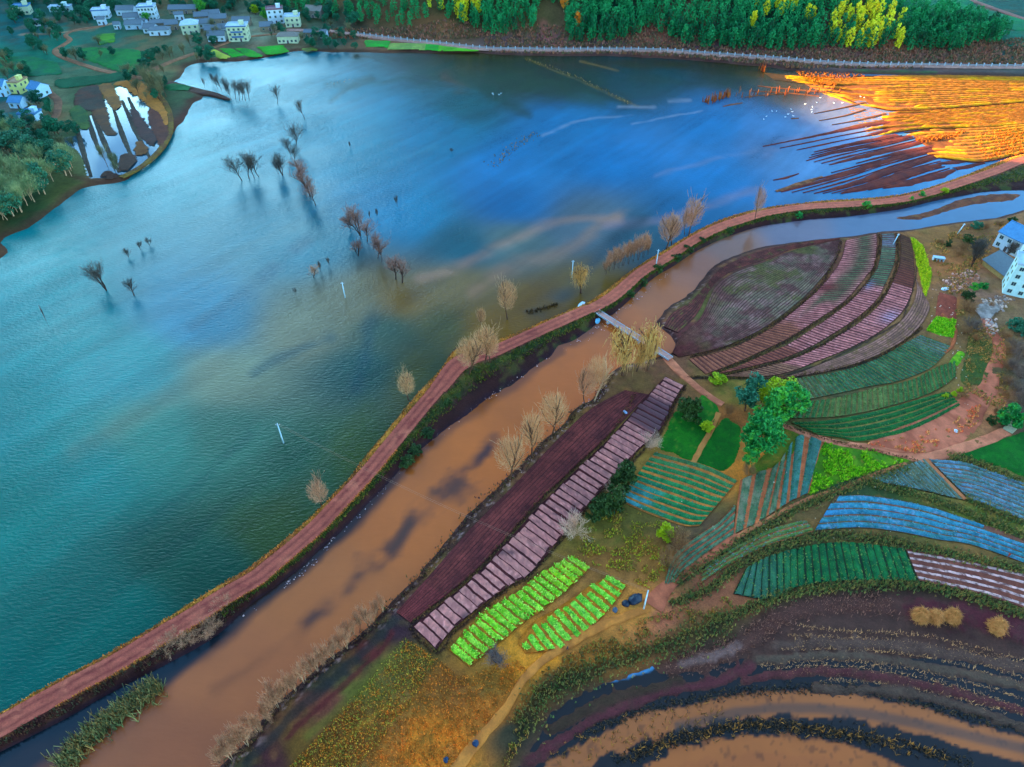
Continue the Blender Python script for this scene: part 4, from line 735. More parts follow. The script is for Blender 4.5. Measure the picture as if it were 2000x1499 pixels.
# ---------------------------------------------------------------- vegetation
def leafmat(name,cols,sc=.35,rough=.7,trans=.0):
    "foliage or bark: vertex-free, varied by object and by position"
    m,t,b=newmat(name); l=t.links.new
    geo=nd(t,'ShaderNodeNewGeometry'); n=noise_node(t,sc,3,.6,geo.outputs['Position'])
    rp=nd(t,'ShaderNodeValToRGB'); el=rp.color_ramp.elements
    while len(el)<len(cols): el.new(.5)
    for k,c in enumerate(cols): el[k].position=.3+.4*k/max(len(cols)-1,1); el[k].color=(*c,1)
    oi=nd(t,'ShaderNodeObjectInfo'); ad=nd(t,'ShaderNodeMath',operation='MULTIPLY_ADD'); ad.inputs[1].default_value=.22; l(oi.outputs['Random'],ad.inputs[0])
    sb=nd(t,'ShaderNodeMath',operation='SUBTRACT'); sb.inputs[1].default_value=.11; l(n.outputs['Fac'],ad.inputs[2]); l(ad.outputs[0],sb.inputs[0])
    l(sb.outputs[0],rp.inputs[0]); l(rp.outputs[0],b.inputs['Base Color']); b.inputs['Roughness'].default_value=rough; b.inputs['Specular IOR Level'].default_value=.25
    return m
def LA(*cs): return [A(*c) for c in cs]
def LT(*cs): return [np.clip(A(*c)*1.8,0,.85) for c in cs]
M_bark=leafmat('grey_bark',LA((70,62,52),(92,82,68)),.8)
M_bark_dark=leafmat('dark_bark',LA((40,40,40),(62,52,46)),.8)
M_bark_pale=leafmat('pale_bark',LA((150,160,140),(190,196,176)),.8)
M_twig=leafmat('tan_twigs',LT((128,124,100),(160,152,122)),.5)
M_twig_red=leafmat('russet_twigs',LT((86,82,82),(106,98,96)),.5)
M_twig_dark=leafmat('dark_twigs',LT((44,62,70),(66,76,78)),.5)
M_twig_brown=leafmat('brown_twigs',LT((112,108,94),(136,130,112)),.5)
M_willow=leafmat('willow_leaves',LT((128,122,74),(160,152,96)),.5)
M_leaf_green=leafmat('green_leaves',LT((10,84,40),(20,124,60),(60,150,40)),.45)
M_leaf_teal=leafmat('blue_green_leaves',LT((20,80,70),(36,110,92)),.45)
M_leaf_lime=leafmat('lime_leaves',LT((70,130,10),(120,170,16)),.5)
M_leaf_dark=leafmat('dark_leaves',LT((20,50,24),(40,76,30)),.6)
M_forest=leafmat('forest_leaves',LT((0,62,44),(6,104,66),(20,132,84)),.12)
M_forest_l=leafmat('wood_leaves',LT((30,84,56),(60,112,64)),.12)
M_sunlit_leaf=leafmat('sunlit_leaves',LT((190,176,20),(235,215,50)),.3)  # low sun on the hill's treetops, put into the leaf colour
M_orange_leaf=leafmat('orange_leaves',LA((220,140,40),(240,180,70)),.3)
M_scrub=leafmat('scrub_twigs',LT((84,80,60),(104,92,64)),.5)
M_scrub_blue=leafmat('grey_scrub',LT((62,70,76),(84,88,88)),.5)
M_silver=leafmat('silver_twigs',LT((120,130,128),(150,156,150)))
leaf_pale=leafmat('pale_twigs',LT((64,120,92),(104,146,112)))
class TB:
    "tree builder: tubes for wood, thin strips for twigs, small quads for leaves"
    def __init__(s,seed): s.w=MB(); s.tv=[]; s.r=np.random.default_rng(seed)
    def strip(s,a,b,w):
        d=b-a; n=np.cross(d,s.r.normal(size=3)); n/=np.linalg.norm(n)+1e-9; s.tv.append(np.array([a-n*w,a+n*w,b+n*w*.35,b-n*w*.35]))
    def leaf(s,p,sz):
        a=s.r.normal(size=3); a/=np.linalg.norm(a); b=np.cross(a,s.r.normal(size=3)); b/=np.linalg.norm(b)+1e-9
        s.tv.append(np.array([p-a*sz-b*sz*.6,p+a*sz-b*sz*.6,p+a*sz+b*sz*.6,p-a*sz+b*sz*.6]))
    def grow(s,p,d,l,rad,lev,maxl,spread,up,nch,twigw,droop=0):
        n=4; pts=[p]; q=d/np.linalg.norm(d)
        for k in range(n):
            q=q+s.r.normal(size=3)*.13+np.array([0,0,up*.14-droop*(.25 if lev>=2 else 0)]); q/=np.linalg.norm(q); pts.append(pts[-1]+q*l/n)
        pts=np.array(pts)
        if lev<=1: s.w.tube(pts,np.linspace(rad,rad*.55,n+1),5 if lev==0 else 4,cap=False)
        else:
            for k in range(n): s.strip(pts[k],pts[k+1],max(rad*(1-.5*k/n),twigw))
        if lev>=maxl: return
        m=nch[lev]
        for k in range(m):
            f=(.3 if lev==0 else .15)+ (.7 if lev==0 else .85)*(k+.5*s.r.random())/m; f=min(f,.999)
            i=min(int(f*n),n-1); pp=pts[i]+(pts[i+1]-pts[i])*(f*n-i)
            t=(pts[i+1]-pts[i]); t/=np.linalg.norm(t); side=np.cross(t,s.r.normal(size=3)); side/=np.linalg.norm(side)
            sp=spread[lev]*(.75+.5*s.r.random()); dd=t*math.cos(sp)+side*math.sin(sp)
            s.grow(pp,dd,l*(.62 if lev==0 else .55)*(1.15-.55*f*(lev==0))*(.8+.4*s.r.random()),max(rad*(.5 if lev==0 else .42),.012),lev+1,maxl,spread,up,nch,twigw,droop)
    def out(s):
        T=np.array(s.tv) if s.tv else np.zeros((0,4,3)); V=T.reshape(-1,3); F=np.arange(len(V)).reshape(-1,4); return V,F
def norm_to(V1,V2,h):
    k=h/max(V1[:,2].max(),V2[:,2].max() if len(V2) else 0); return V1*k,V2*k
PROTO={}
def proto(kind,seed):
    "one tree of a kind, 10 m tall: (wood verts, wood faces, crown verts, crown faces)"
    key=(kind,seed)
    if key in PROTO: return PROTO[key]
    t=TB(seed); z=np.zeros(3); U=np.array([0,0,1.])
    t.r=np.random.default_rng(seed*97+sum(map(ord,kind)))
    if kind=='round':
        t.grow(z,U,5.4,.2,0,3,(.62,.6,.6),.9,(12,8,8),.042)
    elif kind=='tall':
        t.grow(z,U,8.,.17,0,3,(.42,.45,.5),1.0,(14,7,8),.038)
    elif kind=='oval':
        t.grow(z,U,7.6,.17,0,2,(.42,.45,.5),1.0,(11,5),.035)
        for k in range(1250):
            d=t.r.normal(size=3); d/=np.linalg.norm(d); rr=t.r.random()**.4; p=np.array([d[0]*2.5*rr,d[1]*2.5*rr,6.1+d[2]*3.5*rr])*np.array([1,1,1]); q=p-np.array([0,0,2.6]); q/=np.linalg.norm(q); q=q+t.r.normal(size=3)*.22; l=.5+.7*t.r.random(); t.strip(p-q*l*.6,p+q*l*.4,.026)
    elif kind=='tall_thin':
        t.grow(z,U,8.,.17,0,3,(.46,.5,.55),1.0,(12,6,6),.036)
    elif kind=='round_thin':
        t.grow(z,U,5.4,.2,0,3,(.62,.6,.6),.9,(11,6,6),.036)
    elif kind=='vase_thin':
        for k in range(3):
            a=k*2.1+t.r.random(); t.grow(z,np.array([.28*math.cos(a),.28*math.sin(a),1.]),5.5,.14,0,3,(.5,.55,.6),.9,(8,5,5),.036)
    elif kind=='vase':
        for k in range(3):
            a=k*2.1+t.r.random(); t.grow(z,np.array([.28*math.cos(a),.28*math.sin(a),1.]),5.5,.14,0,3,(.5,.55,.6),.9,(9,7,7),.04)
    elif kind=='sapling':
        for k in range(3):
            a=k*2.1+t.r.random(); t.grow(z+np.array([.3*math.cos(a),.3*math.sin(a),0]),np.array([.14*math.cos(a),.14*math.sin(a),1.]),6.5,.09,0,2,(.34,.4),1.,(14,10),.05)
    elif kind=='willow':
        t.grow(z,U,5.6,.24,0,1,(.6,.6),.9,(12,),.03)
        wv=np.vstack(t.w.V); top=wv[wv[:,2]>3.0]
        for k in range(620):
            p=top[t.r.integers(len(top))]+t.r.normal(size=3)*np.array([.55,.55,.4]); l=.5+1.3*t.r.random()
            d=np.array([t.r.normal()*.28,t.r.normal()*.28,-1.]); t.strip(p,p+d*l*.6,.05); t.strip(p+d*l*.6,p+d*l+t.r.normal(size=3)*.1,.04)
        for k in range(160):
            p=top[t.r.integers(len(top))]+t.r.normal(size=3)*np.array([.8,.8,.5]); t.leaf(p,.10)
    elif kind in ('leafy','bush','fir'):
        if kind=='leafy':
            t.grow(z,U,4.8,.22,0,1,(.6,.6),.9,(9,),.03); cs=[]
            for k in range(34):
                a=t.r.random()*6.283; zz=2.6+6.6*t.r.random(); rr=2.9*math.sin(math.pi*min(max((zz-1.6)/8.6,0.05),.97))**.7*t.r.random()**.45; cs.append((rr*math.cos(a),rr*math.sin(a),zz,.65+.75*t.r.random()))
            nl_,sz=62,.2
        elif kind=='bush':
            t.grow(z,U,4,.15,0,1,(.8,.7),.6,(7,),.03); cs=[]
            for k in range(26):
                a=t.r.random()*6.283; zz=.8+8.*t.r.random(); rr=5.6*math.sqrt(max(1-((zz-3.5)/6.8)**2,.05))*t.r.random()**.5; cs.append((rr*math.cos(a),rr*math.sin(a),zz,1.2+1.1*t.r.random()))
            nl_,sz=60,.42
        else:
            t.w.tube([(0,0,0),(.05,0,5),(0,0,9.4)],[.16,.1,.03],5,cap=False); cs=[]
            for k in range(24):
                zz=1.6+8.*(k+t.r.random())/24; a=k*2.4+t.r.random(); rr=2.3*math.sin(math.pi*min(max((zz+.6)/10.8,.05),.96))**.8*(.35+.65*t.r.random()); cs.append((rr*math.cos(a),rr*math.sin(a),zz,.6+.4*t.r.random()))
            nl_,sz=14,.29
        for c in cs:
            for k in range(nl_):
                d=t.r.normal(size=3); d/=np.linalg.norm(d); t.leaf(np.array(c[:3])+d*c[3]*(.55+.5*t.r.random())*np.array([1,1,.8]),sz*(.7+.7*t.r.random()))
    elif kind=='scrub':
        for k in range(16):
            a=t.r.random()*6.283; t.grow(z+np.array([math.cos(a),math.sin(a),0])*1.6*t.r.random(),np.array([.7*math.cos(a),.7*math.sin(a),1.]),4.6,.05,1,3,(0,.5,.6),.5,(0,8,5),.05)
    V,F=t.out(); W=np.vstack(t.w.V); k=10/max(W[:,2].max(),V[:,2].max()); 
    PROTO[key]=(W*k,t.w.F,V*k,F); return PROTO[key]
MESHC={}
def tree_meshes(kind,seed,mw,mc):
    key=(kind,seed,mw.name,mc.name)
    if key not in MESHC:
        W,WF,V,F=proto(kind,seed)
        a=mesh('trunk',W,WF,mw,smooth=True); b=mesh('crown',V,F,mc); MESHC[key]=(a.data,b.data)
        bpy.data.objects.remove(a); bpy.data.objects.remove(b)
    return MESHC[key]
def zat(u,v,z0):
    return z0
def hgt(x,y,z,vt):
    lo,hi=0.,60.
    for _ in range(30):
        m=(lo+hi)/2
        if PX(x,y,z+m)[1]>vt: lo=m
        else: hi=m
    return lo
def tree(name,label,cat,group,u,v,vt,kind,seed,mw,mc,z=0.,wide=1.,tilt=(0,0),pos=None,h=None):
    x,y=G(u,v,z) if pos is None else pos; h=hgt(x,y,z,vt) if h is None else h
    me=tree_meshes(kind,seed,mw,mc); o=empty(name,(x,y,z-.15),0); s=h/10.; o.rotation_euler=(tilt[0],tilt[1],RNG.random()*6.28); o.scale=(s*wide,s*wide,s)
    tag(o,label,cat,group)
    for nm,m in zip(('trunk','crown'),me):
        c=bpy.data.objects.new(nm,m); COL.objects.link(c); c.parent=o
    return o
FG='bare trees standing in the flooded lake'; RG_='bare trees along the embankment road'; SG='bare trees on the east river bank'
B='bare_tree'
def bt(label,u,v,vt,kind='round',seed=1,mw=M_bark_dark,mc=M_twig_dark,z=0.,wide=1.,g=FG,tilt=(0,0)):
    if g in (FG,'drowned tree row off the western spit') and kind in ('tall','vase','round'): kind+='_thin'; wide*=1.25
    if g in (RG_,SG): kind='oval'; wide=min(wide,1.0)
    return tree(B,label,'tree',g,u,v,vt,kind,seed,mw,mc,z,wide,tilt)
bt('dark leafless tree leaning left in open water, tallest of the western lake pair',208,568,512,'vase',1,tilt=(0,-.16),wide=.8)
bt('dark leafless tree in open water, shorter one of the western lake pair',262,578,542,'round',2,tilt=(0,-.14))
bt('small sprawling twig bush in the water nearest the glare, above the western pair',251,503,483,'vase',3,wide=.8)
bt('stubby dark sapling in the pale glare, middle of three small ones',275,488,470,'sapling',1)
bt('faint thin sapling in the pale glare, last of three small ones',292,480,461,'vase',2,wide=.8)
bt('lone slim dark tree in the lake below the green bank plots',542,203,166,'tall',1)
bt('thin upright dark tree right of the lone slim lake tree',595,233,190,'tall',2,wide=.8)
bt('tall narrow dark tree heading the lake row, rear one',578,292,236,'tall',3,M_bark_dark,M_twig_dark)
bt('narrow dark tree second in the lake row, in front of the tallest',569,303,262,'tall',1)
bt('dense dark tree third in the lake row, above the russet crowns',576,318,275,'tall',2)
bt('spreading dark tree standing alone left of the lake row',552,343,294,'vase',4,wide=.9)
bt('thin young stem at the foot of the spreading dark lake tree',544,341,306,'sapling',2,wide=.5)
bt('first russet tree where the lake row turns reddish',588,350,308,'round',3,M_bark_dark,M_twig_red,wide=1.1)
bt('second russet tree of the lake row, broad crown',597,368,320,'round',4,M_bark_dark,M_twig_red,wide=1.1)
bt('third russet tree of the lake row, slightly taller',606,384,334,'round',1,M_bark_dark,M_twig_red)
bt('last russet tree of the lake row, slim and nearest the viewer',617,402,352,'tall',3,M_bark_dark,M_twig_red)
bt('leftmost slim tree of the four beside the pale glare',473,353,300,'tall',1,tilt=(0,-.05),wide=1.2)
bt('second slim tree of the four beside the pale glare',487,350,296,'tall',2,wide=1.1)
bt('third slim tree of the four beside the pale glare',497,349,302,'tall',3,wide=.9)
bt('rightmost slim tree of the four beside the pale glare',506,346,294,'tall',1)
bt('large grey-brown tree leading the central lake clump',704,461,401,'vase',1,M_bark_dark,M_twig_red,wide=.9)
bt('tall grey-brown tree just right of the largest in the central clump',717,472,418,'tall',2,M_bark_dark,M_twig_red,wide=1.1)
bt('small reddish sapling left of the central lake clump',684,447,410,'vase',2,M_bark_dark,M_twig_red,wide=.8)
bt('low reddish sapling below left of the central lake clump',700,500,465,'vase',3,M_bark_dark,M_twig_red,wide=.8)
bt('grey tree on the right tail of the central lake clump',738,505,458,'tall',3,M_bark_dark,M_twig_red,wide=1.2)
bt('shorter grey tree at the end of the central clump tail',746,512,472,'tall',1,M_bark_dark,M_twig_red)
bt('grey tree between the big clump and its tail',729,488,448,'tall',2,M_bark_dark,M_twig_red)
bt('pinkish tree of the pair over the golden water, left and taller',773,546,494,'round',2,M_bark_dark,M_twig_red,wide=.9)
bt('pinkish tree of the pair over the golden water, right and rounder',786,553,504,'round',3,M_bark_dark,M_twig_red,wide=.9)
bt('rounded low tree in blue water left of the pale pole',613,543,516,'round',4,M_bark_dark,M_twig_brown,wide=1.2)
bt('thin sapling behind the rounded low lake tree',626,531,508,'sapling',3,wide=.6)
bt('hair-thin sapling farthest right of the rounded low tree',643,520,500,'sapling',1,wide=.5)
bt('thin dark shoot right of the central clump',723,428,410,'sapling',2,wide=.5)
bt('second dark shoot right of the central clump',737,425,405,'sapling',3,wide=.6)
bt('single dark shoot alone in the blue water',776,404,378,'sapling',1,wide=.5)
bt('broken twig stump in mid lake',882,298,288,'sapling',2,wide=1.)
bt('small twig tuft in the lake left of mid water',684,289,275,'sapling',3,wide=.7)
bt('leaning bare stem alone near the western frame edge',95,638,597,'tall',4,wide=.16,tilt=(0,-.2))
bt('thin shoot in turbid water above the lone pole',578,577,560,'sapling',2,wide=.5)
RG_='bare trees along the embankment road'
bt('big pale tree with a round crown standing in shallow golden water',991,624,537,'round',1,M_bark,M_twig,wide=.85,g=RG_)
bt('faint thin tree behind the road pair at the lake bend',941,640,596,'tall',1,M_bark,M_twig,wide=.8,g=RG_)
bt('pale tree at the road bend, left one of the front pair',916,733,642,'tall',2,M_bark,M_twig,1.5,1.15,RG_)
bt('pale tree at the road bend, right one of the front pair',922,723,652,'tall',3,M_bark,M_twig,1.7,.9,RG_)
bt('pale tree on the road, left one of the pair beyond the bend',947,711,626,'tall',1,M_bark,M_twig,1.7,1.1,RG_)
bt('pale tree on the road, right one of the pair beyond the bend',958,709,636,'tall',2,M_bark,M_twig,1.7,1.1,RG_)
bt('bare tree at the lake edge of the road, upper of two single trees',798,782,716,'tall',4,M_bark,M_twig,.6,1.3,RG_)
bt('round bushy bare tree at the lake edge, lower of two single trees',629,992,928,'round',2,M_bark,M_twig_brown,.3,1.3,RG_)
bt('tall bare tree first in the clump where the road meets blue water',1299,491,404,'tall',1,M_bark,M_twig_brown,.4,1.,RG_)
bt('tall bare tree second in the clump where the road meets blue water',1312,478,405,'tall',2,M_bark,M_twig_brown,.4,1.,RG_)
bt('slim bare tree third in the clump where the road meets blue water',1337,458,399,'tall',3,M_bark,M_twig_brown,.4,.8,RG_)
bt('highest bare tree, last in the clump where the road meets blue water',1345,460,369,'tall',4,M_bark,M_twig_brown,.4,1.1,RG_)
bt('lone pale tree leaning right on the road verge by the far bend',1474,433,350,'vase',3,M_bark,M_twig_brown,1.4,.6,RG_)
for i,(u,v,vt) in enumerate([(1183,537,500),(1190,530,486),(1198,527,482),(1208,524,478),(1217,519,470),(1227,516,466),(1236,511,462),(1246,508,452),(1256,502,450),(1265,498,462)]):
    bt('thin grey sapling in the close row along the road edge before the bridge',u,v,vt,'sapling',1+i%3,M_bark,M_twig_brown,0.,.8,'row of saplings by the lake road')
WG='yellowish willows by the footbridge'
tree('willow_tree','pale drooping willow standing in the lake beside a leaning pole','tree',WG,1134,573,518,'willow',1,M_bark,M_willow,.0,1.1)
tree('willow_tree','yellowish willow left of the footbridge, broadest and nearest the water','tree',WG,1215,735,640,'willow',2,M_bark,M_willow,.7,.85)
tree('willow_tree','yellowish willow just under the footbridge, middle of three','tree',WG,1243,727,662,'willow',3,M_bark,M_willow,.8,.8)
tree('willow_tree','tall willow in front of the footbridge, highest of three','tree',WG,1264,724,622,'willow',4,M_bark,M_willow,.8,.75)
SG='bare trees on the east river bank'
bt('thin pale tree on the river bank left of the willows, white trunk',1161,783,672,'tall',2,M_bark_pale,M_twig,.6,.8,SG)
bt('bare tree on the river bank left of the white trunk',1142,790,702,'round',3,M_bark,M_twig_brown,.6,.8,SG)
bt('bare tree on the river bank beside the maroon field, tallest of three',1079,848,757,'tall',1,M_bark,M_twig,.6,1.2,SG)
bt('bare tree on the river bank beside the maroon field, middle of three',1038,893,785,'tall',4,M_bark,M_twig,.6,.8,SG)
bt('bare tree on the river bank beside the maroon field, downstream of three',996,936,836,'tall',3,M_bark,M_twig,.6,1.15,SG)
rs=np.random.default_rng(11)
bl=resample(np.array([(748,1192),(705,1238),(650,1288),(590,1338),(530,1402),(470,1470),(448,1492)],float),38)
for i,(u,v) in enumerate(bl):
    u+=rs.normal()*5; v+=rs.normal()*3; bt('thin leafless sapling in the dense row on the lower river bank',u,v,v-rs.uniform(26,48),'sapling',1+i%3,M_bark_pale if i%3==0 else M_bark,M_twig_brown,.35,rs.uniform(.5,.75),'row of saplings on the lower river bank')
for i,(u,v) in enumerate([(438,1180),(420,1215),(400,1235),(370,1252),(330,1262),(345,1240)]):
    tree('scrub_bush','low leafless scrub on the dark bank below the road','bush','scrub on the embankment slope',u,v+4,v-7,'scrub',1+i%2,M_bark,M_twig_brown,1.0,1.7)
# broadleaved clump in the middle of the fields
CG='leafy trees between the plots'
tree('leafy_tree','blue-green feathery tree at the head of the clump','tree',CG,1455,803,736,'leafy',1,M_bark,M_leaf_teal,1.,1.0)
tree('leafy_tree','lime-topped tree behind the dark green one','tree',CG,1492,792,742,'leafy',2,M_bark,M_leaf_lime,1.,1.3)
tree('leafy_tree','lime crown nearest the striped green terrace','tree',CG,1526,783,740,'leafy',3,M_bark,M_leaf_lime,1.,1.3)
tree('leafy_tree','dark green round tree at the right of the clump','tree',CG,1530,822,752,'leafy',4,M_bark,M_leaf_green,1.,1.0)
tree('leafy_tree','tall green tree in the middle of the clump','tree',CG,1497,842,770,'leafy',1,M_bark,M_leaf_green,1.,1.1)
tree('leafy_tree','large green tree at the front of the clump','tree',CG,1478,892,806,'leafy',2,M_bark,M_leaf_green,1.,1.0)
tree('leafy_tree','smaller leaning green tree on the front flank of the clump','tree',CG,1462,884,826,'leafy',3,M_bark,M_leaf_green,1.,.9)
tree('leafy_tree','short green tree tucked under the big front tree','tree',CG,1458,912,872,'leafy',4,M_bark,M_leaf_green,1.,.8)
tree('round_bush','dark round bush at the corner of the cereal plot','bush','shrubs among the fields',1342,818,778,'bush',1,M_bark,M_leaf_dark,1.,.8)
for i,(u,v,vt,w,lab) in enumerate([(1226,930,900,.7,'dark shrub on the hedge line by the film field, highest up'),(1218,950,915,.8,'dark shrub second down the hedge line'),(1193,985,950,.8,'dark shrub in the middle of the hedge line'),(1178,1003,972,.8,'dark shrub on the hedge line beside the pale bare bush'),(1160,1012,985,.7,'dark shrub at the lower end of the hedge line')]):
    tree('shrub',lab,'bush','shrubs among the fields',u,v,vt,'bush',1+i%3,M_bark,M_leaf_dark,1.,w)
for (u,v,vt,lab) in [(1125,1042,1008,'big pale leafless bush on the film field edge'),(1268,872,845,'small pale leafless bush at the top of the hedge line'),(1200,960,938,'pale leafless bush amid the dark hedge shrubs')]:
    tree('scrub_bush',lab,'bush','pale bushes among the fields',u,v,vt,'scrub',1,M_bark_pale,M_silver,1.,.9)
for (u,v,vt,w,mc,lab) in [(1318,1070,1040,1.,M_scrub,'brown thicket at the fork of the field paths, upper'),(1305,1110,1080,.9,M_scrub,'brown thicket at the fork of the field paths, lower'),(1300,1050,1028,.8,M_leaf_lime,'yellow-green weed bush near the path fork'),(1462,930,908,.8,M_scrub,'grey leafless bush below the leafy clump'),(1420,808,790,.9,M_scrub,'brown scrub where the lane reaches the cereal plot'),(1400,745,730,1.4,M_leaf_lime,'lime weeds beside the bridge lane'),(1380,838,824,1.1,M_leaf_lime,'yellow-green cabbage patch in the cereal plot'),(970,1300,1278,1.,M_scrub_blue,'dark thicket beside the salad beds')]:
    tree('thicket',lab,'bush','thickets among the fields',u,v,vt,'bush' if mc is M_leaf_lime else 'scrub',2,M_bark,mc,1.,w)
# scrub round the right-hand houses
tree('bare_tree','large dark bare tree by the rubble in front of the white house','tree',None,1897,522,462,'vase',2,M_bark_dark,M_twig_dark,1.,.95)
tree('bare_tree','dark bare tree against the white house wall','tree',None,1962,505,468,'vase',4,M_bark_dark,M_twig_dark,1.,.9)
tree('round_bush','rounded green bush at the top of the brick steps','bush',None,1966,828,790,'bush',2,M_bark,M_leaf_green,1.,.75)
rq=np.random.default_rng(5)
for i,(u,v,h_,mc) in enumerate([(1982,640,20,M_leaf_teal),(1995,655,22,M_leaf_teal),(1980,680,22,M_scrub_blue),(1990,700,28,M_scrub_blue),(1978,720,24,M_scrub_blue),(1992,740,30,M_scrub_blue),(1982,765,28,M_scrub_blue),(1995,790,30,M_scrub_blue),(1972,690,18,M_scrub),(1968,720,16,M_scrub),(1964,750,16,M_scrub),(1960,775,16,M_scrub),(1960,660,18,M_scrub),(1890,610,22,M_scrub),(1896,640,24,M_scrub_blue),(1888,585,16,M_leaf_dark),(1902,565,14,M_leaf_green),(1920,562,12,M_leaf_green),(1880,650,16,M_scrub),(1905,665,16,M_scrub),(1880,490,18,M_scrub),(1868,500,16,M_scrub),(1890,475,16,M_leaf_dark),(1850,480,12,M_leaf_dark),(1835,475,10,M_scrub),(1905,445,14,M_leaf_teal),(1925,448,14,M_scrub),(1950,440,12,M_scrub),(1975,435,12,M_leaf_dark),(1935,600,12,M_scrub),(1880,775,12,M_scrub),(1945,810,14,M_scrub),(1935,825,12,M_leaf_dark),(1875,765,8,M_leaf_lime),(1862,772,8,M_leaf_lime),(1845,775,8,M_leaf_lime)]):
    leafy=mc in (M_leaf_teal,M_leaf_dark,M_leaf_green,M_leaf_lime)
    lab={M_leaf_teal.name:'blue-green bush behind the pale apartment house',M_scrub_blue.name:'grey leafless bush in the thicket along the right frame edge',M_scrub.name:'brown leafless scrub beside the dirt track',M_leaf_dark.name:'dark leafy bush among the rubble scrub',M_leaf_green.name:'green garden bush below the tiled shed',M_leaf_lime.name:'lime weed clump at the end of the green terrace'}[mc.name]
    tree('bush',lab,'bush','scrub around the right-hand houses',u,v,v-h_,'bush' if leafy else 'scrub',1+i%3,M_bark,mc,1.,rq.uniform(.8,1.2))
for u,v,vt in [(1690,405,392),(1800,385,374),(1843,377,366),(1560,424,414),(1780,392,384)]:
    tree('bush','small green bush on the grassy river side of the road','bush','bushes along the embankment road',u,v,vt,'bush',1,M_bark,M_leaf_green if u!=1843 else M_leaf_lime,1.2,1.2)
for i,(u,v,h_) in enumerate([(810,884,12),(835,850,12),(795,905,12),(872,792,10),(1230,578,10),(1255,556,10),(1286,528,12),(1320,508,12),(1345,490,12),(1370,474,10),(1425,455,10)]):
    tree('bush','low dark bush on the river side of the embankment road','bush','bushes along the embankment road',u,v,v-h_,'bush',1+i%3,M_bark,M_leaf_dark,.7,1.4)
# western shore: pale birch-like copse and village trees
zl1=lambda u,v: GH(u,v)
rv=np.random.default_rng(21)
def shore_tree(name,lab,cat,grp,u,v,hm,kind,seed,mw,mc,wide=1.):
    p=GH(u,v); return tree(name,lab,cat,grp,u,v,0,kind,seed,mw,mc,p[2],wide,(0,0),(p[0],p[1]),hm)
n=0
while n<78:
    u,v=rv.uniform(-20,150),rv.uniform(262,460)
    if v>452-.72*u or v<262 or (u>60 and v<320): continue
    n+=1; lf=rv.random()
    shore_tree('poplar_tree','slender white-stemmed poplar in the copse on the western shore','tree','poplar copse on the western shore',u,v,rv.uniform(10,16),'tall' if lf<.85 else 'leafy',1+n%4,M_bark_pale,M_leaf_teal if lf>.85 else leaf_pale,rv.uniform(1.,1.4))
VT='trees between the village houses'
M_v1=leafmat('village_leaves',LT((6,72,64),(20,100,80)),.1); M_v2=leafmat('grey_green_twigs',LT((52,88,76),(88,110,88)),.1)  # teal haze over the village is put into these foliage colours
lst=[]
for (u0,u1,v0,v1,k) in [(0,560,-4,20,60),(0,120,35,80,26),(0,60,110,160,6),(0,60,140,165,5),(0,100,230,280,16),(90,160,240,300,10),(60,110,195,235,6),(120,240,20,34,12),(130,180,30,50,6),(300,420,85,130,16),(250,330,110,200,16),(560,700,20,45,16),(590,700,75,100,16),(430,560,20,30,12),(320,420,14,24,10),(520,560,60,80,4),(410,440,60,90,5),(620,700,45,70,6),(60,230,80,120,12)]:
    for _ in range(k): lst.append((rv.uniform(u0,u1),rv.uniform(v0,v1)))
for i,(u,v) in enumerate(lst):
    if 200<u<520 and 95<v<118 and u>395: continue
    lf=rv.random()<.55 or v<50
    shore_tree('village_tree','dark leafy tree tinted with teal haze, crowding the village lanes' if lf else 'grey-green leafless tree crowding the village lanes','tree',VT,u,v,rv.uniform(5,10),'leafy' if lf else ('round' if i%2 else 'tall'),1+i%4,M_bark,M_v1 if lf else M_v2,rv.uniform(1.,1.4))
for i,(u,v,h_,mc,lab) in enumerate([(395,26,11,M_leaf_green,'large bright green tree behind the tiled houses'),(500,30,8,M_leaf_lime,'bright lime shrub tree right of the tiled houses'),(520,40,9,M_leaf_green,'green tree beside the maroon-roofed white house'),(288,44,7,M_leaf_green,'green tree in front of the white three-storey house')]):
    shore_tree('village_tree',lab,'tree',None,u,v,h_,'leafy',1+i,M_bark,mc,1.3)
for i,(u,v,h_) in enumerate([(426,175,9),(433,178,11),(440,180,10),(452,196,12),(460,194,12),(468,197,12),(474,196,13),(480,198,13),(487,196,13),(415,165,7),(400,172,7),(445,185,9)]):
    bt('slim dark tree in the drowned row off the western spit',u,v,v-h_*3.4,'tall',1+i%4,M_bark_dark,M_twig_dark,0.,.7,'drowned tree row off the western spit')
for i,(u,v,h_) in enumerate([(235,335,10),(222,330,9),(210,325,12),(228,342,8),(300,185,16),(290,175,14),(285,165,14),(310,190,17),(318,200,14),(325,190,15),(305,170,13)]):
    shore_tree('bare_tree','tall grey bare tree on the bund of the flooded paddies','tree','bare trees on the paddy bund',u,v,h_,'tall',1+i%4,M_bark,M_v2,.9)
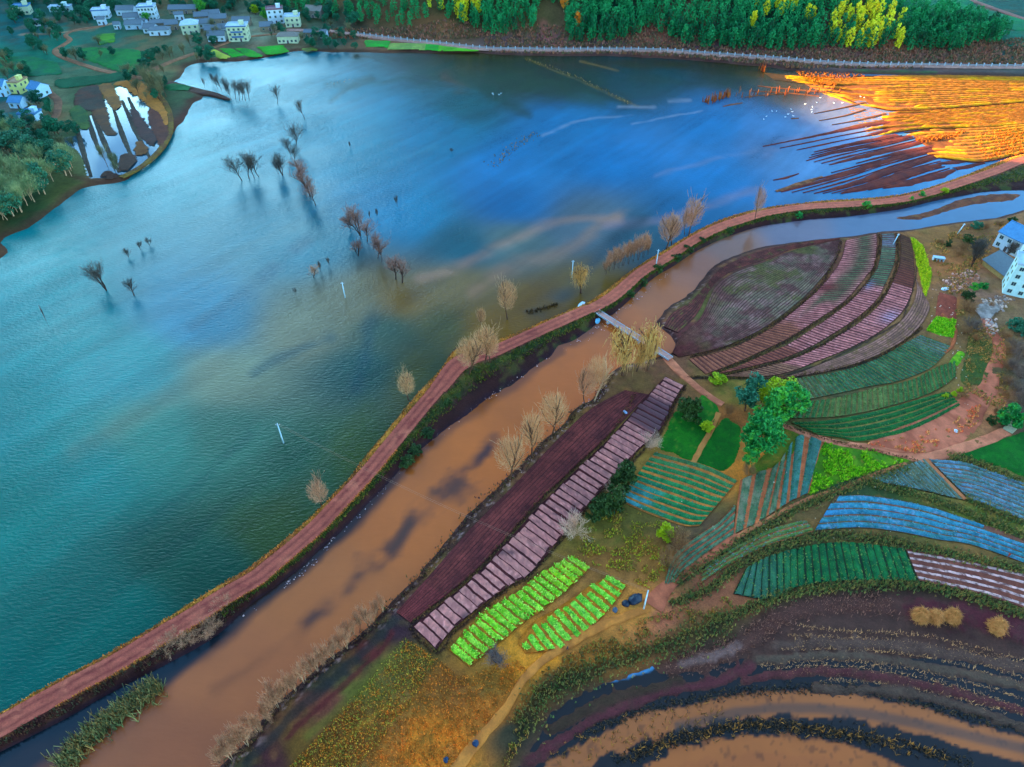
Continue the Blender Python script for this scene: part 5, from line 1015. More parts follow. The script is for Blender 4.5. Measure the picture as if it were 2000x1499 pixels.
# ---------------------------------------------------------------- the wooded hill
FORP=[(862,-90),(846,12),(870,42),(925,56),(950,74),(985,74),(1010,62),(1040,58),(1052,20),(1085,12),(1098,40),(1100,84),(1140,88),(1200,84),(1240,72),(1268,66),(1320,82),(1340,94),(1430,99),(1500,101),(1580,102),(1640,100),(1720,103),(1800,103),(1860,104),(1900,92),(1948,86),(1968,72),(1930,58),(1880,44),(1820,30),(1728,12),(1690,-90)]
rf=np.random.default_rng(8); pts=[]
for yy in np.arange(470,735,4.5):
    for xx in np.arange(-330,470,4.5):
        pts.append((xx+rf.normal()*1.5,yy+rf.normal()*1.5))
pts=np.array(pts); pz=zl(pts[:,0],pts[:,1]); pu,pv=PX(pts[:,0],pts[:,1],pz)
inn=inside(pu,pv,np.array(FORP,float))&(pv>-75)
mixed=inside(pu,pv,np.array([(545,-90),(545,22),(640,34),(720,52),(800,58),(850,40),(846,-90)],float))&(rf.random(len(pts))<.42)&(pv>-75)
sel=np.where(inn|mixed)[0]
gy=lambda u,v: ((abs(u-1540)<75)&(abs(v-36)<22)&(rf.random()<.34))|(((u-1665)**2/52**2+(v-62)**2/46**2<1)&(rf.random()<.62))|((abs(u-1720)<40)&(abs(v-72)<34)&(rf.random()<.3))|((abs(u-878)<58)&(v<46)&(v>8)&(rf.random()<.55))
FM={}
def forest_mesh(seed,mc):
    k=(seed,mc.name)
    if k not in FM:
        W,WF,V,F=proto('fir',seed)
        nF=[list(f) for f in WF]+[[int(a)+len(W) for a in f] for f in F]
        o=mesh('hill_tree',np.vstack([W,V]),nF,[M_bark,mc],mi=[0]*len(WF)+[1]*len(F)); FM[k]=o.data; bpy.data.objects.remove(o)
    return FM[k]
order=sel[np.argsort(pts[sel,1]-.0)]
front={}; info=[]
for k in order:
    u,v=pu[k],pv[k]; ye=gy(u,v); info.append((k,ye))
scv=0; rest=[]; nfront=0; yel=0
near=sorted(info,key=lambda a:-pv[a[0]])
for k,ye in near:
    x,y=pts[k]; z=pz[k]; h=rf.uniform(10,15)*(1. if inn[k] else .85); s=h/10; w_=rf.uniform(.72,.98)
    mc=M_sunlit_leaf if ye else (M_forest if inn[k] else M_forest_l)
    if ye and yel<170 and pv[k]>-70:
        yel+=1; o=bpy.data.objects.new('sunlit_tree',forest_mesh(1+k%4,mc)); tag(o,'tree with sunlight painted yellow into its crown among the dark green ones on the hill','tree','trees with painted sunlit crowns on the hill')
    elif nfront<290 and not ye and pv[k]>-40:
        nfront+=1; o=bpy.data.objects.new('hill_tree',forest_mesh(1+k%4,mc)); tag(o,'dark green tree in the close-grown front of the hill wood' if inn[k] else 'grey-green tree in the open wood behind the village','tree','trees of the hill wood')
    else: rest.append((k,h,w_)); continue
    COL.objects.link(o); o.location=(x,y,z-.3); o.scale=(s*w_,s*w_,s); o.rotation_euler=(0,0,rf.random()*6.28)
# everything behind them reads as one mass
vs=[];fs=[];n0=0
for k,h,w_ in rest:
    W,WF,V,F=proto('fir',1+k%4); a=rf.random()*6.28; c,s_=math.cos(a),math.sin(a); q=rf.random(len(F))<.8; Vq=V.reshape(-1,4,3)[q].reshape(-1,3)
    P=np.stack([(Vq[:,0]*c-Vq[:,1]*s_)*h/10*w_+pts[k,0],(Vq[:,0]*s_+Vq[:,1]*c)*h/10*w_+pts[k,1],Vq[:,2]*h/10+pz[k]-.3],1)
    vs.append(P); fs.append(np.arange(len(P)).reshape(-1,4)+n0); n0+=len(P)
mesh('forest',np.vstack(vs),np.vstack(fs),M_forest,kind='stuff')
print('forest',len(sel),nfront,yel,len(rest))
for (u,v,hm,lab) in [(1129,62,13,'single orange autumn tree in front of the hill wood'),(1101,24,14,'orange-topped tree at the upper edge of the hill clearing')]:
    p=GH(u,v); tree('autumn_tree',lab,'tree',None,u,v,0,'leafy',2,M_bark_pale,M_orange_leaf,p[2],.7,(0,0),(p[0],p[1]),hm)
# ---------------------------------------------------------------- grasses, reeds and stubble
def tufts(name,P,cols,h=.5,w=.12,k=4,mat=None,z=ZL,lean=.6,seed=1,zf=None,boost=1.7):
    r=np.random.default_rng(seed); n=len(P); P=np.repeat(P,k,0); m=len(P); a=r.random(m)*6.283; hh=h*(.5+r.random(m)); ln=lean*r.random(m)*hh
    base=np.stack([P[:,0]+r.normal(size=m)*w,P[:,1]+r.normal(size=m)*w,(np.full(m,z) if zf is None else np.repeat(zf,k))],1)
    d=np.stack([np.cos(a),np.sin(a),0*a],1); s_=np.stack([-d[:,1],d[:,0],0*a],1)*w
    V=np.stack([base-s_,base+s_,base+d*ln[:,None]+s_*.5+np.array([0,0,1])*hh[:,None],base+d*ln[:,None]-s_*.5+np.array([0,0,1])*hh[:,None]],1).reshape(-1,3)
    ci=np.repeat(r.integers(len(cols),size=n),k); C=np.array([A(*c)*boost for c in cols])[ci]*(.75+.5*r.random(m))[:,None]
    return mesh(name,V,np.arange(m*4).reshape(-1,4),mat or M_tuft,col=np.repeat(C,4,0),kind='stuff')
m_,t_,b_=newmat('grass_blades'); at=nd(t_,'ShaderNodeAttribute'); at.attribute_name='Col'; t_.links.new(at.outputs['Color'],b_.inputs['Base Color']); b_.inputs['Roughness'].default_value=.8; b_.inputs['Specular IOR Level'].default_value=.2; M_tuft=m_
def pts_in(px,dens,z=ZL,seed=1,clump=None):
    r=np.random.default_rng(seed); Q=GP(px,z); a=(Q.max(0)-Q.min(0)); n=int(a[0]*a[1]*dens); X=Q[:,0].min()+r.random(n)*a[0]; Y=Q[:,1].min()+r.random(n)*a[1]
    k=inside(X,Y,Q)
    if clump: k&=(fbm(X,Y,clump,3,seed)>-.02)
    return np.stack([X[k],Y[k]],1)
def pts_along(px,wpx,dens,z=ZL,seed=1):
    r=np.random.default_rng(seed); P=cr_(GP(px,z),8); L_=length(P); n=int(L_*dens); Q=resample(P,max(n,2)); t=np.gradient(Q,axis=0); t/=np.linalg.norm(t,axis=1)[:,None]
    return Q+np.stack([-t[:,1],t[:,0]],1)*(r.normal(size=len(Q))*wpx)[:,None]+r.normal(size=Q.shape)*.2
tufts('grass',pts_in([(560,1505),(640,1420),(740,1320),(800,1250),(850,1285),(900,1320),(980,1300),(1010,1290),(1030,1310),(1000,1345),(960,1400),(880,1499)],7,seed=2,clump=0),[(142,116,44),(118,98,38),(156,128,52),(104,100,44),(86,80,38)],.26,.07,4,seed=2,boost=2.2)
tufts('grass',pts_in([(560,1505),(700,1350),(790,1245),(850,1290),(800,1380),(700,1499)],7,seed=3,clump=0),[(84,110,44),(70,92,40),(120,130,56),(60,60,30)],.24,.07,4,seed=3,boost=3.8)
tufts('grass',pts_in([(1120,1085),(1160,1020),(1210,985),(1275,1015),(1330,1035),(1330,1080),(1270,1150),(1220,1130),(1150,1100)],7,seed=4,clump=2.5),[(64,96,34),(84,96,40),(104,104,48),(56,66,32),(104,136,34)],.35,.09,4,seed=4,boost=3.4)
tufts('grass',pts_in([(1820,470),(1900,440),(1990,432),(1990,470),(1930,500),(1890,560),(1900,640),(1960,640),(1970,800),(1900,830),(1880,780),(1890,660),(1840,560),(1815,500)],2.6,seed=5,clump=5),[(96,92,56),(76,84,48),(112,104,62),(60,80,44)],.5,.13,4,seed=5,boost=3.2)
tufts('grass',pts_in([(1280,1200),(1330,1190),(1430,1160),(1430,1205),(1300,1255),(1150,1300),(1060,1350),(1030,1440),(990,1500),(960,1500),(1010,1380),(1060,1310),(1150,1255)],6,seed=6,clump=2.5),[(86,86,44),(62,74,40),(104,96,50),(50,56,38),(76,98,44)],.4,.1,4,seed=6,boost=3.4)
HD=[(44,74,40),(34,60,36),(64,80,44),(74,80,46),(44,54,36)]
hp=[]
for i,(pl,wd,c,al) in enumerate(GS[:7]): hp.append(pts_along(pl,.9 if wd<9 else 1.9,20,seed=i))
tufts('undergrowth',np.vstack(hp),HD,.5,.1,5,seed=7,boost=4.)
tufts('grass',np.vstack([pts_along(pl,.35,5,seed=30+i) for i,(pl,wd,c,al) in enumerate(GS[7:15])]),[(60,52,40),(84,72,46),(44,40,36),(70,76,40)],.4,.1,4,seed=8)
tufts('grass',pts_along(RIVER_E[1:22],1.2,6,z=.7,seed=9)+np.array([[.9,-.6]]),[(70,62,44),(96,84,60),(60,74,44),(50,40,40)],.5,.12,4,z=.5,seed=9)
# verges of the embankment
ii=np.arange(20,N-20)
def bank_pts(o_fr,sgn,dens,seed):
    r=np.random.default_rng(seed); n=int(length(rc)*dens); i=r.integers(5,N-5,n); f=r.random(n)*(o_fr[1]-o_fr[0])+o_fr[0]; o=np.where(sgn>0,rw[i]+(ol[i]-rw[i])*f,-rw[i]+(orr[i]+rw[i])*f)
    zz=np.interp(f,[0,.5,.82,1.],[1.9,1.7,.9,.1]); return rc[i]+nl[i]*o[:,None],zz,i
P_,z_,i_=bank_pts((0,.75),1,7,3); tufts('grass',P_,[(150,128,52),(120,96,44),(104,104,44),(170,146,70),(70,70,36)],.32,.09,4,zf=z_,seed=13)
P_,z_,i_=bank_pts((0.02,.6),-1,11,4); k=ru[i_]>420; tufts('grass',P_[k],[(44,80,26),(60,92,32),(36,60,24),(84,96,40)],.4,.1,4,zf=z_[k],seed=14)
P_,z_,i_=bank_pts((0.05,.8),-1,9,5); k=ru[i_]<480; tufts('undergrowth',P_[k],[(52,38,36),(70,58,46),(44,50,40),(60,76,60)],.5,.1,4,zf=z_[k],seed=15)
P_,z_,i_=bank_pts((-.06,.12),-1,9,6); k=(ru[i_]<760)&(ru[i_]>100); tufts('grass',P_[k],[(168,142,76),(150,130,66),(130,124,60)],.28,.08,4,zf=z_[k]+.1,seed=33,boost=1.6)
gx=[]
r_=np.random.default_rng(77)
for _ in range(16000):
    gx.append((r_.uniform(640,2000),r_.uniform(58,134)))
gx=np.array(gx); gp=np.stack(G(gx[:,0],gx[:,1],1.2),1); k=(gp[:,1]<np.interp(gp[:,0],ft[:,0],ft[:,1])+22)&~inside(gp[:,0],gp[:,1],np.vstack([lake_e[:1],lake_e[:1],lake_e[:1]]))&(dseg(gp[:,0],gp[:,1],cr_(GP(FR,1.75),4))>3.4)&inside(gp[:,0],gp[:,1],NL[::2])&~((gx[:,0]<945)&(gx[:,1]>77)&(gx[:,1]<106))
gp=gp[k]; tufts('undergrowth',gp,[(84,76,74),(70,84,64),(96,84,66),(60,74,62),(110,92,84)],1.1,.4,4,zf=zl(gp[:,0],gp[:,1]),seed=34,boost=1.8)
# reeds in the dark shallows
tufts('reeds',np.vstack([pts_along([(120,1499),(160,1455),(200,1420),(240,1390),(280,1362),(310,1335)],1.3,38,z=.1,seed=3)]),[(70,104,70),(104,130,88),(50,76,60),(120,120,72),(84,92,60)],1.5,.09,5,z=0,lean=.9,seed=16)
# stubble and loose straw in the flooded paddies
st=[]
for i,pl in enumerate([[(1560,1222),(1640,1232),(1730,1236),(1830,1246),(2000,1290)],[(1540,1240),(1640,1246),(1740,1252),(1850,1268),(2010,1312)],[(1550,1254),(1660,1258),(1760,1264),(1870,1284),(2010,1328)],[(1520,1268),(1640,1268),(1760,1276),(1880,1300)],[(1480,1300),(1580,1290),(1700,1296),(1850,1322),(2010,1370)],[(1500,1308),(1600,1300),(1720,1308),(1850,1336),(2010,1388)],[(1520,1318),(1620,1314),(1740,1324),(1870,1352),(2010,1400)],[(1600,1330),(1700,1332),(1820,1352),(1960,1390)],[(1880,1300),(2010,1345)],[(1860,1262),(2010,1302)]]):
    st.append(pts_along(pl,.18,4.2,z=.7,seed=40+i))
tufts('straw_stubble',np.vstack(st),[(160,146,104),(138,124,92),(104,94,76)],.42,.045,2,z=.55,lean=1.4,seed=17,boost=1.8)
tufts('straw_stubble',pts_along([(1070,1500),(1150,1462),(1240,1435),(1330,1410),(1420,1402)],1.5,3,z=.7,seed=60),[(150,128,64),(96,84,44)],.6,.08,4,z=.5,lean=1.2,seed=18,boost=1.)
tufts('straw_stubble',pts_along([(1230,1475),(1330,1445),(1430,1422),(1500,1414),(1600,1428),(1720,1446),(1850,1480)],.8,5,z=.7,seed=61),[(150,128,64),(96,84,44),(50,50,44)],.6,.09,4,z=.5,lean=1.2,seed=19,boost=1.)
tufts('dry_grass',np.vstack([pts_along(PB[0][0],1.4,26,z=.7,seed=62),pts_along(PB[1][0],1.2,26,z=.7,seed=63)]),[(96,80,72),(120,104,96),(76,60,56)],.5,.06,3,z=.5,lean=1.,seed=20)
wd_=[]
for i,pl in enumerate([[(1120,1440),(1220,1400),(1330,1372),(1450,1352),(1600,1345),(1720,1355),(1850,1388),(2010,1428)],[(1200,1490),(1300,1450),(1420,1424),(1500,1416),(1620,1430),(1740,1452),(1900,1492)],[(1240,1476),(1340,1440),(1450,1418),(1560,1420),(1700,1444)]]): wd_.append(pts_along(pl,.7,11,z=.7,seed=90+i))
tufts('water_weeds',np.vstack(wd_),[(40,50,50),(54,60,52),(30,42,46),(80,78,56)],.35,.1,4,z=.5,lean=1.1,seed=31,boost=1.1)
for i,(P_,cs) in enumerate(BP):
    sal=cs[0][0]==96; tufts('crop_leaves',P_,cs,.2 if sal else .16,.11 if sal else .09,4,z=ZL+(.3 if sal else .2),seed=200+i,boost=1.5 if sal else 1.4,lean=1.6)
tufts('dry_grass',np.vstack([pts_in([(1745,874),(1790,860),(1835,858),(1825,880),(1775,890)],5,seed=101,clump=2),pts_in([(1840,845),(1890,800),(1915,790),(1905,830),(1870,850)],4,seed=102,clump=2),pts_in([(1690,868),(1760,855),(1830,838),(1800,860),(1740,876)],2,seed=103,clump=1.5)]),[(150,136,90),(130,116,76),(104,104,60),(150,96,70)],.35,.12,4,z=ZL+.15,seed=35,boost=2.2)
tufts('grass',pts_in([(1890,668),(1930,672),(1925,748),(1884,745)],4,seed=104,clump=1.6),[(60,100,44),(90,110,50)],.25,.1,4,seed=36,boost=2.)
# salad and weeds
for i,(px,cs) in enumerate([([(1120,1086),(1153,1108),(1061,1191),(990,1244),(917,1303),(877,1270),(941,1199),(1046,1128)],[(110,210,50),(150,230,90),(80,180,60)])]): pass
tufts('rapeseed',pts_in([(1779,463),(1803,484),(1819,534),(1807,578),(1793,520)],5,seed=70),[(120,180,24),(100,160,20),(150,196,40)],.6,.14,4,seed=21)
tufts('weeds',np.vstack([pts_in([(1828,621),(1866,625),(1863,659),(1809,645)],6,seed=71),pts_in([(1609,865),(1677,874),(1779,897),(1690,926),(1581,966)],5,seed=72,clump=3)]),[(90,180,24),(70,160,16),(120,190,40)],.5,.16,4,seed=22)
GT=[(190,140,30),(170,120,36),(205,160,60)]
tufts('straw_stubble',np.vstack([pts_in([(1550,140),(1680,145),(1700,156),(1600,170)],.5,z=.9,seed=73),pts_in([(1900,262),(2000,246),(2000,300),(1920,312)],.35,z=.9,seed=74),pts_in([(1785,272),(1890,255),(1870,268),(1800,280)],.9,z=.9,seed=75)]),GT,.7,.2,4,z=.8,seed=23,boost=.5)
tufts('reeds',np.vstack([pts_along([(1380,203),(1400,195),(1425,186)],1.5,2.,z=0,seed=76),pts_along([(1440,190),(1520,183),(1640,178)],2,.5,z=0,seed=77),pts_along([(1488,140),(1492,139)],1.5,8,z=0,seed=78)]),[(200,130,60),(176,110,50),(210,150,80)],2.8,.24,3,z=0,lean=.3,seed=24,boost=.5)
tufts('reeds',np.vstack([pts_along([(1025,116),(1080,134),(1140,158),(1230,202)],1.,1.1,z=0,seed=79),pts_along([(960,325),(1000,292),(1045,260)],2.2,2.2,z=0,seed=80),pts_along([(640,165),(690,158)],2,.6,z=0,seed=81)]),[(110,120,70),(150,150,100),(90,100,60)],.5,.14,3,z=0,lean=.8,seed=25,boost=1.)
tufts('reeds',pts_along([(1030,612),(1060,604),(1090,595)],.5,6,z=0,seed=82),[(70,66,40),(50,50,34)],.7,.12,4,z=0,seed=26)
# ---------------------------------------------------------------- buildings
def WM(name,c,amt=.12,rough=.8): return plain(name,np.clip(np.array(c),0,.9),rough,.3,amt,1.2)
M_white=WM('white_plaster',(.62,.66,.66)); M_cream=WM('cream_plaster',(.62,.60,.34)); M_pale=WM('pale_green_plaster',(.60,.72,.62)); M_bluew=WM('bluish_plaster',(.5,.68,.75)); M_mud=WM('mud_brick',(.30,.20,.12),.3)
M_brick=WM('brown_brick',(.34,.24,.17),.3); M_yel=WM('yellow_plaster',(.80,.70,.20))
M_glass=newmat('window_glass'); M_glass[2].inputs['Base Color'].default_value=(.03,.06,.08,1); M_glass[2].inputs['Roughness'].default_value=.1; M_glass=M_glass[0]
M_blue=WM('blue_tiles',(.05,.14,.30)); M_door=WM('dark_door',(.10,.06,.05)); M_red=WM('red_door',(.32,.03,.03)); M_slab=WM('roof_slab',(.48,.54,.58),.2); M_maroon=WM('maroon_roof',(.24,.10,.11),.2); M_bluroof=WM('blue_roof',(.08,.22,.36),.2); M_terra=WM('terracotta_roof',(.45,.24,.12),.2)
def tile_mat(name,c1,c2):
    m,t,b=newmat(name); l=t.links.new; tc=nd(t,'ShaderNodeTexCoord'); wv=nd(t,'ShaderNodeTexWave'); wv.inputs['Scale'].default_value=1.6; wv.inputs['Distortion'].default_value=.6; l(tc.outputs['Object'],wv.inputs['Vector'])
    n=noise_node(t,1.2,5,.7,tc.outputs['Object']); mx=nd(t,'ShaderNodeMixRGB'); mx.inputs[1].default_value=(*c1,1); mx.inputs[2].default_value=(*c2,1); l(n.outputs['Fac'],mx.inputs[0]); l(mx.outputs[0],b.inputs['Base Color'])
    bp=nd(t,'ShaderNodeBump'); bp.inputs['Strength'].default_value=.6; l(wv.outputs['Fac'],bp.inputs['Height']); l(bp.outputs[0],b.inputs['Normal']); b.inputs['Roughness'].default_value=.85; return m
M_tile=tile_mat('grey_tiles',(.09,.105,.115),(.20,.21,.21)); M_tile_b=tile_mat('brown_tiles',(.16,.11,.08),(.28,.21,.15))
wcache={}
def unit(name,b0,mats):
    if name not in wcache:
        o=b0().build(name,mats); wcache[name]=o.data; bpy.data.objects.remove(o)
    return wcache[name]
def addpart(name,me,par,loc,rz=0,sc=(1,1,1)):
    o=bpy.data.objects.new(name,me); COL.objects.link(o); o.parent=par; o.location=loc; o.rotation_euler=(0,0,rz); o.scale=sc; return o
def win_mb():
    m=MB(); m.box(-.7,.7,-.04,.05,0,1.4,0); m.box(-.78,.78,-.1,.02,-.1,0,1); m.box(-.78,.78,-.07,.02,1.4,1.48,1); m.box(-.78,-.7,-.07,.02,0,1.4,1); m.box(.7,.78,-.07,.02,0,1.4,1); m.box(-.03,.03,-.06,.0,0,1.4,1); return m
def door_mb():
    m=MB(); m.box(-.6,.6,-.05,.05,0,2.2,0); m.box(-.7,-.6,-.09,.02,0,2.3,1); m.box(.6,.7,-.09,.02,0,2.3,1); m.box(-.6,.6,-.09,.02,2.2,2.3,1); return m
def pxscale(p): return FPX/(p[1]*CP-(p[2]-H)*SP)
def house(label,u,v,wpx,floors,depth,wall,roof='flat',rmat=None,rz=0,cols=4,cat='house',door=None,balcony=False,name='house',group=None,p=None,w=None,side=True,trim=None):
    p=GH(u,v) if p is None else p; w=w or .92*wpx/pxscale(p); h=floors*3.1+.2; d=depth; o=empty(name,(p[0],p[1],p[2]-.1),R(rz)); tag(o,label,cat,group)
    # the point (u,v) is the foot of the front wall's middle; +y runs back
    mb=MB(); mb.box(-w/2,w/2,0,d,-1.5,h)
    if roof=='gable':
        r=d*.28; mb.add([(-w/2,0,h),(-w/2,d,h),(-w/2,d/2,h+r),(w/2,0,h),(w/2,d,h),(w/2,d/2,h+r)],[(0,2,1),(3,4,5)])
    mb.build('wall',wall,o)
    rm=rmat or M_slab
    if roof=='flat':
        m=MB(); m.box(-w/2-.35,w/2+.35,-.35,d+.35,h+.004,h+.25)
        for a in ((-w/2-.35,w/2+.35,-.35,-.15),(-w/2-.35,w/2+.35,d+.15,d+.35)): m.box(*a,h+.25,h+.9)
        for a in ((-w/2-.35,-w/2-.15),(w/2+.15,w/2+.35)): m.box(*a,-.15,d+.15,h+.25,h+.9)
        ro=m.build('roof',rm,o)
        s=MB(); s.box(w*.12,w*.12+min(3,w*.3),d*.4,d*.4+3,h+.25,h+2.6); s.box(w*.12-.2,w*.12+min(3,w*.3)+.2,d*.4-.2,d*.4+3.2,h+2.6,h+2.8); s.build('stair_head',wall,ro)
        if trim is not None:
            t=MB(); t.box(-w/2-.38,w/2+.38,-.41,-.355,h+.05,h+.75); t.build('fascia',trim,ro)
    elif roof=='gable':
        r=d*.28; e=.6; t=.22; m=MB()
        for sgn in (0,1):
            y0=-e if sgn==0 else d+e; zz=h-r*e/(d/2)
            q=[(-w/2-.4,y0,zz+.02),(w/2+.4,y0,zz+.02),(w/2+.4,d/2,h+r+.02),(-w/2-.4,d/2,h+r+.02)]; q2=[(a,b,c+t) for a,b,c in q]
            m.add(q+q2,[(0,3,2,1),(4,5,6,7),(0,1,5,4),(1,2,6,5),(2,3,7,6),(3,0,4,7)])
        ro=m.build('roof',rm,o); k=MB(); k.box(-w/2-.45,w/2+.45,d/2-.16,d/2+.16,h+r+.2,h+r+.42); k.build('ridge_cap',rm,ro)
    else:
        r=d*.26; e=.6; m=MB(); hw=max(w/2-d*.35,.4)
        m.add([(-w/2-e,-e,h),(w/2+e,-e,h),(w/2+e,d+e,h),(-w/2-e,d+e,h),(-w/2-e,-e,h+.25),(w/2+e,-e,h+.25),(w/2+e,d+e,h+.25),(-w/2-e,d+e,h+.25),(-hw,d/2,h+r),(hw,d/2,h+r)],[(0,3,2,1),(0,1,5,4),(1,2,6,5),(2,3,7,6),(3,0,4,7),(4,5,9,8),(6,7,8,9),(5,6,9),(7,4,8)])
        ro=m.build('roof',rm,o); k=MB(); k.box(-hw,hw,d/2-.16,d/2+.16,h+r-.1,h+r+.12); k.build('ridge_cap',rm,ro)
    wm=unit('window',win_mb,[M_glass,wall if wall is not M_white else M_slab]); dm=unit('door_r' if door else 'door',door_mb,[door or M_door,M_slab])
    for f in range(int(math.ceil(floors))):
        if f*3.1+1.2+1.5>h: continue
        for c in range(cols):
            xx=-w/2+w*(c+.5)/cols; sx=min(1.,w/cols/2.1)
            if f==0 and c==cols//2: addpart('door',dm,o,(xx,-.0,.05),0,(min(1.,sx*1.2),1,1)); continue
            addpart('window',wm,o,(xx,0,f*3.1+1.05),0,(sx,1,1))
        if side and floors>=1.5:
            for yy in (d*.3,d*.7): addpart('window',wm,o,(w/2,yy,f*3.1+1.05),R(90),(.9,1,1)); addpart('window',wm,o,(-w/2,yy,f*3.1+1.05),R(-90),(.9,1,1))
    if balcony:
        for f in range(1,int(floors)):
            m=MB(); m.box(-w*.3,w*.3,-1.1,-.01,f*3.1-.12,f*3.1+.06); m.box(-w*.3,w*.3,-1.1,-1.0,f*3.1+.06,f*3.1+.85); m.box(-w*.3,-w*.3+.1,-1.,-.01,f*3.1+.06,f*3.1+.85); m.box(w*.3-.1,w*.3,-1.,-.01,f*3.1+.06,f*3.1+.85); m.build('balcony',trim or wall,o)
    return o
VH='houses of the lakeside village'
house('yellow three-storey house with blue balconies and a roof terrace above the shore plots',467,82,40,3,10,M_cream,'flat',M_slab,6,4,balcony=True,trim=M_blue,group=VH)
house('tall white three-storey house with a wide window front at the back of the village',291,42,33,3,9,M_white,'flat',M_slab,8,5,trim=M_blue,group=VH)
house('white two-storey house with cream front beside the tiled roofs',374,68,34,2,10,M_cream,'hip',M_slab,16,3,group=VH)
house('white two-storey house with blue roof edge left of the brown gables',199,38,32,1.8,8,M_white,'flat',M_slab,12,4,trim=M_blue,group=VH)
house('hazy cream house farthest to the upper left',45,30,30,1.8,8,M_cream,'flat',M_bluroof,12,3,group=VH)
house('long low pale building behind the upper left trees',118,24,42,1,6,M_pale,'flat',M_slab,6,5,side=False,group=VH)
house('tall white house with a maroon roof above the shore',541,47,33,3,9,M_white,'flat',M_maroon,14,3,group=VH)
house('cream two-storey house standing against the maroon-roofed one',573,54,30,2.2,8,M_cream,'flat',M_slab,8,3,balcony=True,group=VH)
house('brown brick house with a sloping tiled roof at the wood edge',612,36,36,1.6,9,M_brick,'gable',M_tile_b,-12,3,group=VH)
house('single-storey cream house with brown hipped roof on the lake shore',563,86,42,1.4,8,M_cream,'hip',M_tile_b,4,5,group=VH)
GRY=[(246,31,36,'grey tiled farmhouse behind the white gabled sheds',4),(258,44,30,'small whitewashed house with a patched roof',14),(262,58,34,'grey tiled house in the first village row, left end',5),(309,58,34,'grey hipped farmhouse in the middle of the village, darkest roof',10),(312,70,40,'low whitewashed courtyard house in front of the hipped farmhouse',8),(358,28,58,'long grey tiled barn at the rear of the village',3),(352,40,18,'tiny white shed below the long barn',20),(395,42,28,'grey tiled house right of the long barn',12),(414,38,34,'dark tiled house near the bright green tree',14),(428,48,34,'dark tiled house just left of the yellow three-storey one',10),(400,56,24,'patched grey house between the cream house and dark tiles',16),(417,69,32,'grey tiled house with a red door',3),(424,82,36,'white-fronted low house below the red door house',4),(472,52,36,'tiled shed behind the yellow three-storey house',4),(230,58,12,'tiny white hut beside the village lane',12),(200,50,16,'small white hut at the lane corner',10),(78,52,18,'small blue-white hut in the hazy upper left',30),(604,74,20,'grey tin shed by the shore trees',-6),(632,76,14,'narrow grey shed near the start of the railing road',-10),(522,62,26,'grey outbuilding beside the maroon-roofed house',12),(276,52,22,'grey tiled cottage between two bushes',-10),(338,60,26,'grey tiled cottage behind the cream house',18),(292,66,24,'whitewashed cottage at the vegetable gardens',-6),(440,66,24,'whitewashed cottage next to the yellow house',20)]
for i,(u,v,wpx,lab,rz) in enumerate(GRY):
    white='white' in lab
    house(lab,u,v,wpx,1.1 if i%3 else 1.3,7 if wpx>22 else 4,M_white if white else (M_mud if i%2 else M_slab),'hip' if 'hipped' in lab else 'gable',M_tile,rz,max(2,wpx//12),door=M_red if 'red door' in lab else None,side=False,group=VH)
WH='houses among the trees of the western shore'
house('yellow-fronted house with terracotta roof edge on the western shore',32,184,26,2,9,M_yel,'flat',M_terra,-8,2,group=WH)
house('blue-roofed house right of the yellow-fronted one',68,192,26,1.6,9,M_bluew,'gable',M_bluroof,-24,2,group=WH)
house('low blue-roofed shed below the yellow-fronted house',32,212,28,1.1,7,M_bluew,'gable',M_bluroof,-6,2,group=WH)
house('blue flat-roofed shed lowest of the western group',56,238,36,1.1,7,M_bluew,'flat',M_bluroof,-4,3,group=WH)
house('blue-roofed house cut by the left frame edge',2,190,26,2,8,M_bluew,'gable',M_bluroof,0,2,group=WH)
house('small blue hut alone in the western thicket',10,284,24,1,6,M_bluew,'gable',M_bluroof,6,2,group=WH)
house('tiny blue-white hut beside the poplar copse',52,306,20,1,5,M_white,'gable',M_bluroof,20,2,group=WH)
# right-hand edge
def corner_house(label,u,v,u2,v2,floors,depth,wall,roof,rmat,cols,w=None,**k):
    a=np.r_[G(u,v,ZL),ZL]; b=np.r_[G(u2,v2,ZL),ZL]; rz=math.degrees(math.atan2(b[1]-a[1],b[0]-a[0])); w=w or np.linalg.norm((b-a)[:2]); e=(b-a)/np.linalg.norm(b-a); m=a+e*w/2
    return house(label,0,0,0,floors,depth,wall,roof,rmat,rz,cols,p=m,w=w,**k)
corner_house('pale green four-storey apartment house cut by the right frame edge',1957,573,2012,586,4,9,M_pale,'flat',M_slab,5,w=18,name='apartment_house',cat='apartment house')
corner_house('white two-storey house with blue sheet roof in the upper right corner',1938,480,1984,503,2.1,11,M_white,'gable',M_bluroof,3)
corner_house('low tiled shed with an orange-brown board wall between the two right-hand houses',1917,517,1957,548,.75,11,WM('orange_boards',(.42,.22,.06),.3),'gable',M_tile,2,side=False,name='shed',cat='shed')
o=empty('brick_steps',(*G(1968,842,ZL),ZL),R(38)); tag(o,'short flight of tan brick steps at the end of the dirt lane','steps')
for k in range(6):
    m=MB(); m.box(-.2+k*.7,.5+k*.7,-1.4,1.4,-.3,.1+.17*k); m.build('step',WM('tan_brick',(.5,.38,.2)) if k==0 else bpy.data.materials['tan_brick'],o)
o=empty('block_hut',(*G(1832,511,ZL),ZL),R(-14)); tag(o,'small open white block hut with three square openings on the reddish bank','hut')
m=MB(); 
for a in (-2.,-.72,.56,1.84): m.box(a,a+.24,0,1.6,0,1.35)
m.box(-1.76,1.84,1.4,1.6,0,1.35); m.build('wall',M_white,o); m=MB(); m.box(-2.1,2.2,-.1,1.7,1.353,1.55); m.build('roof',M_slab,o)
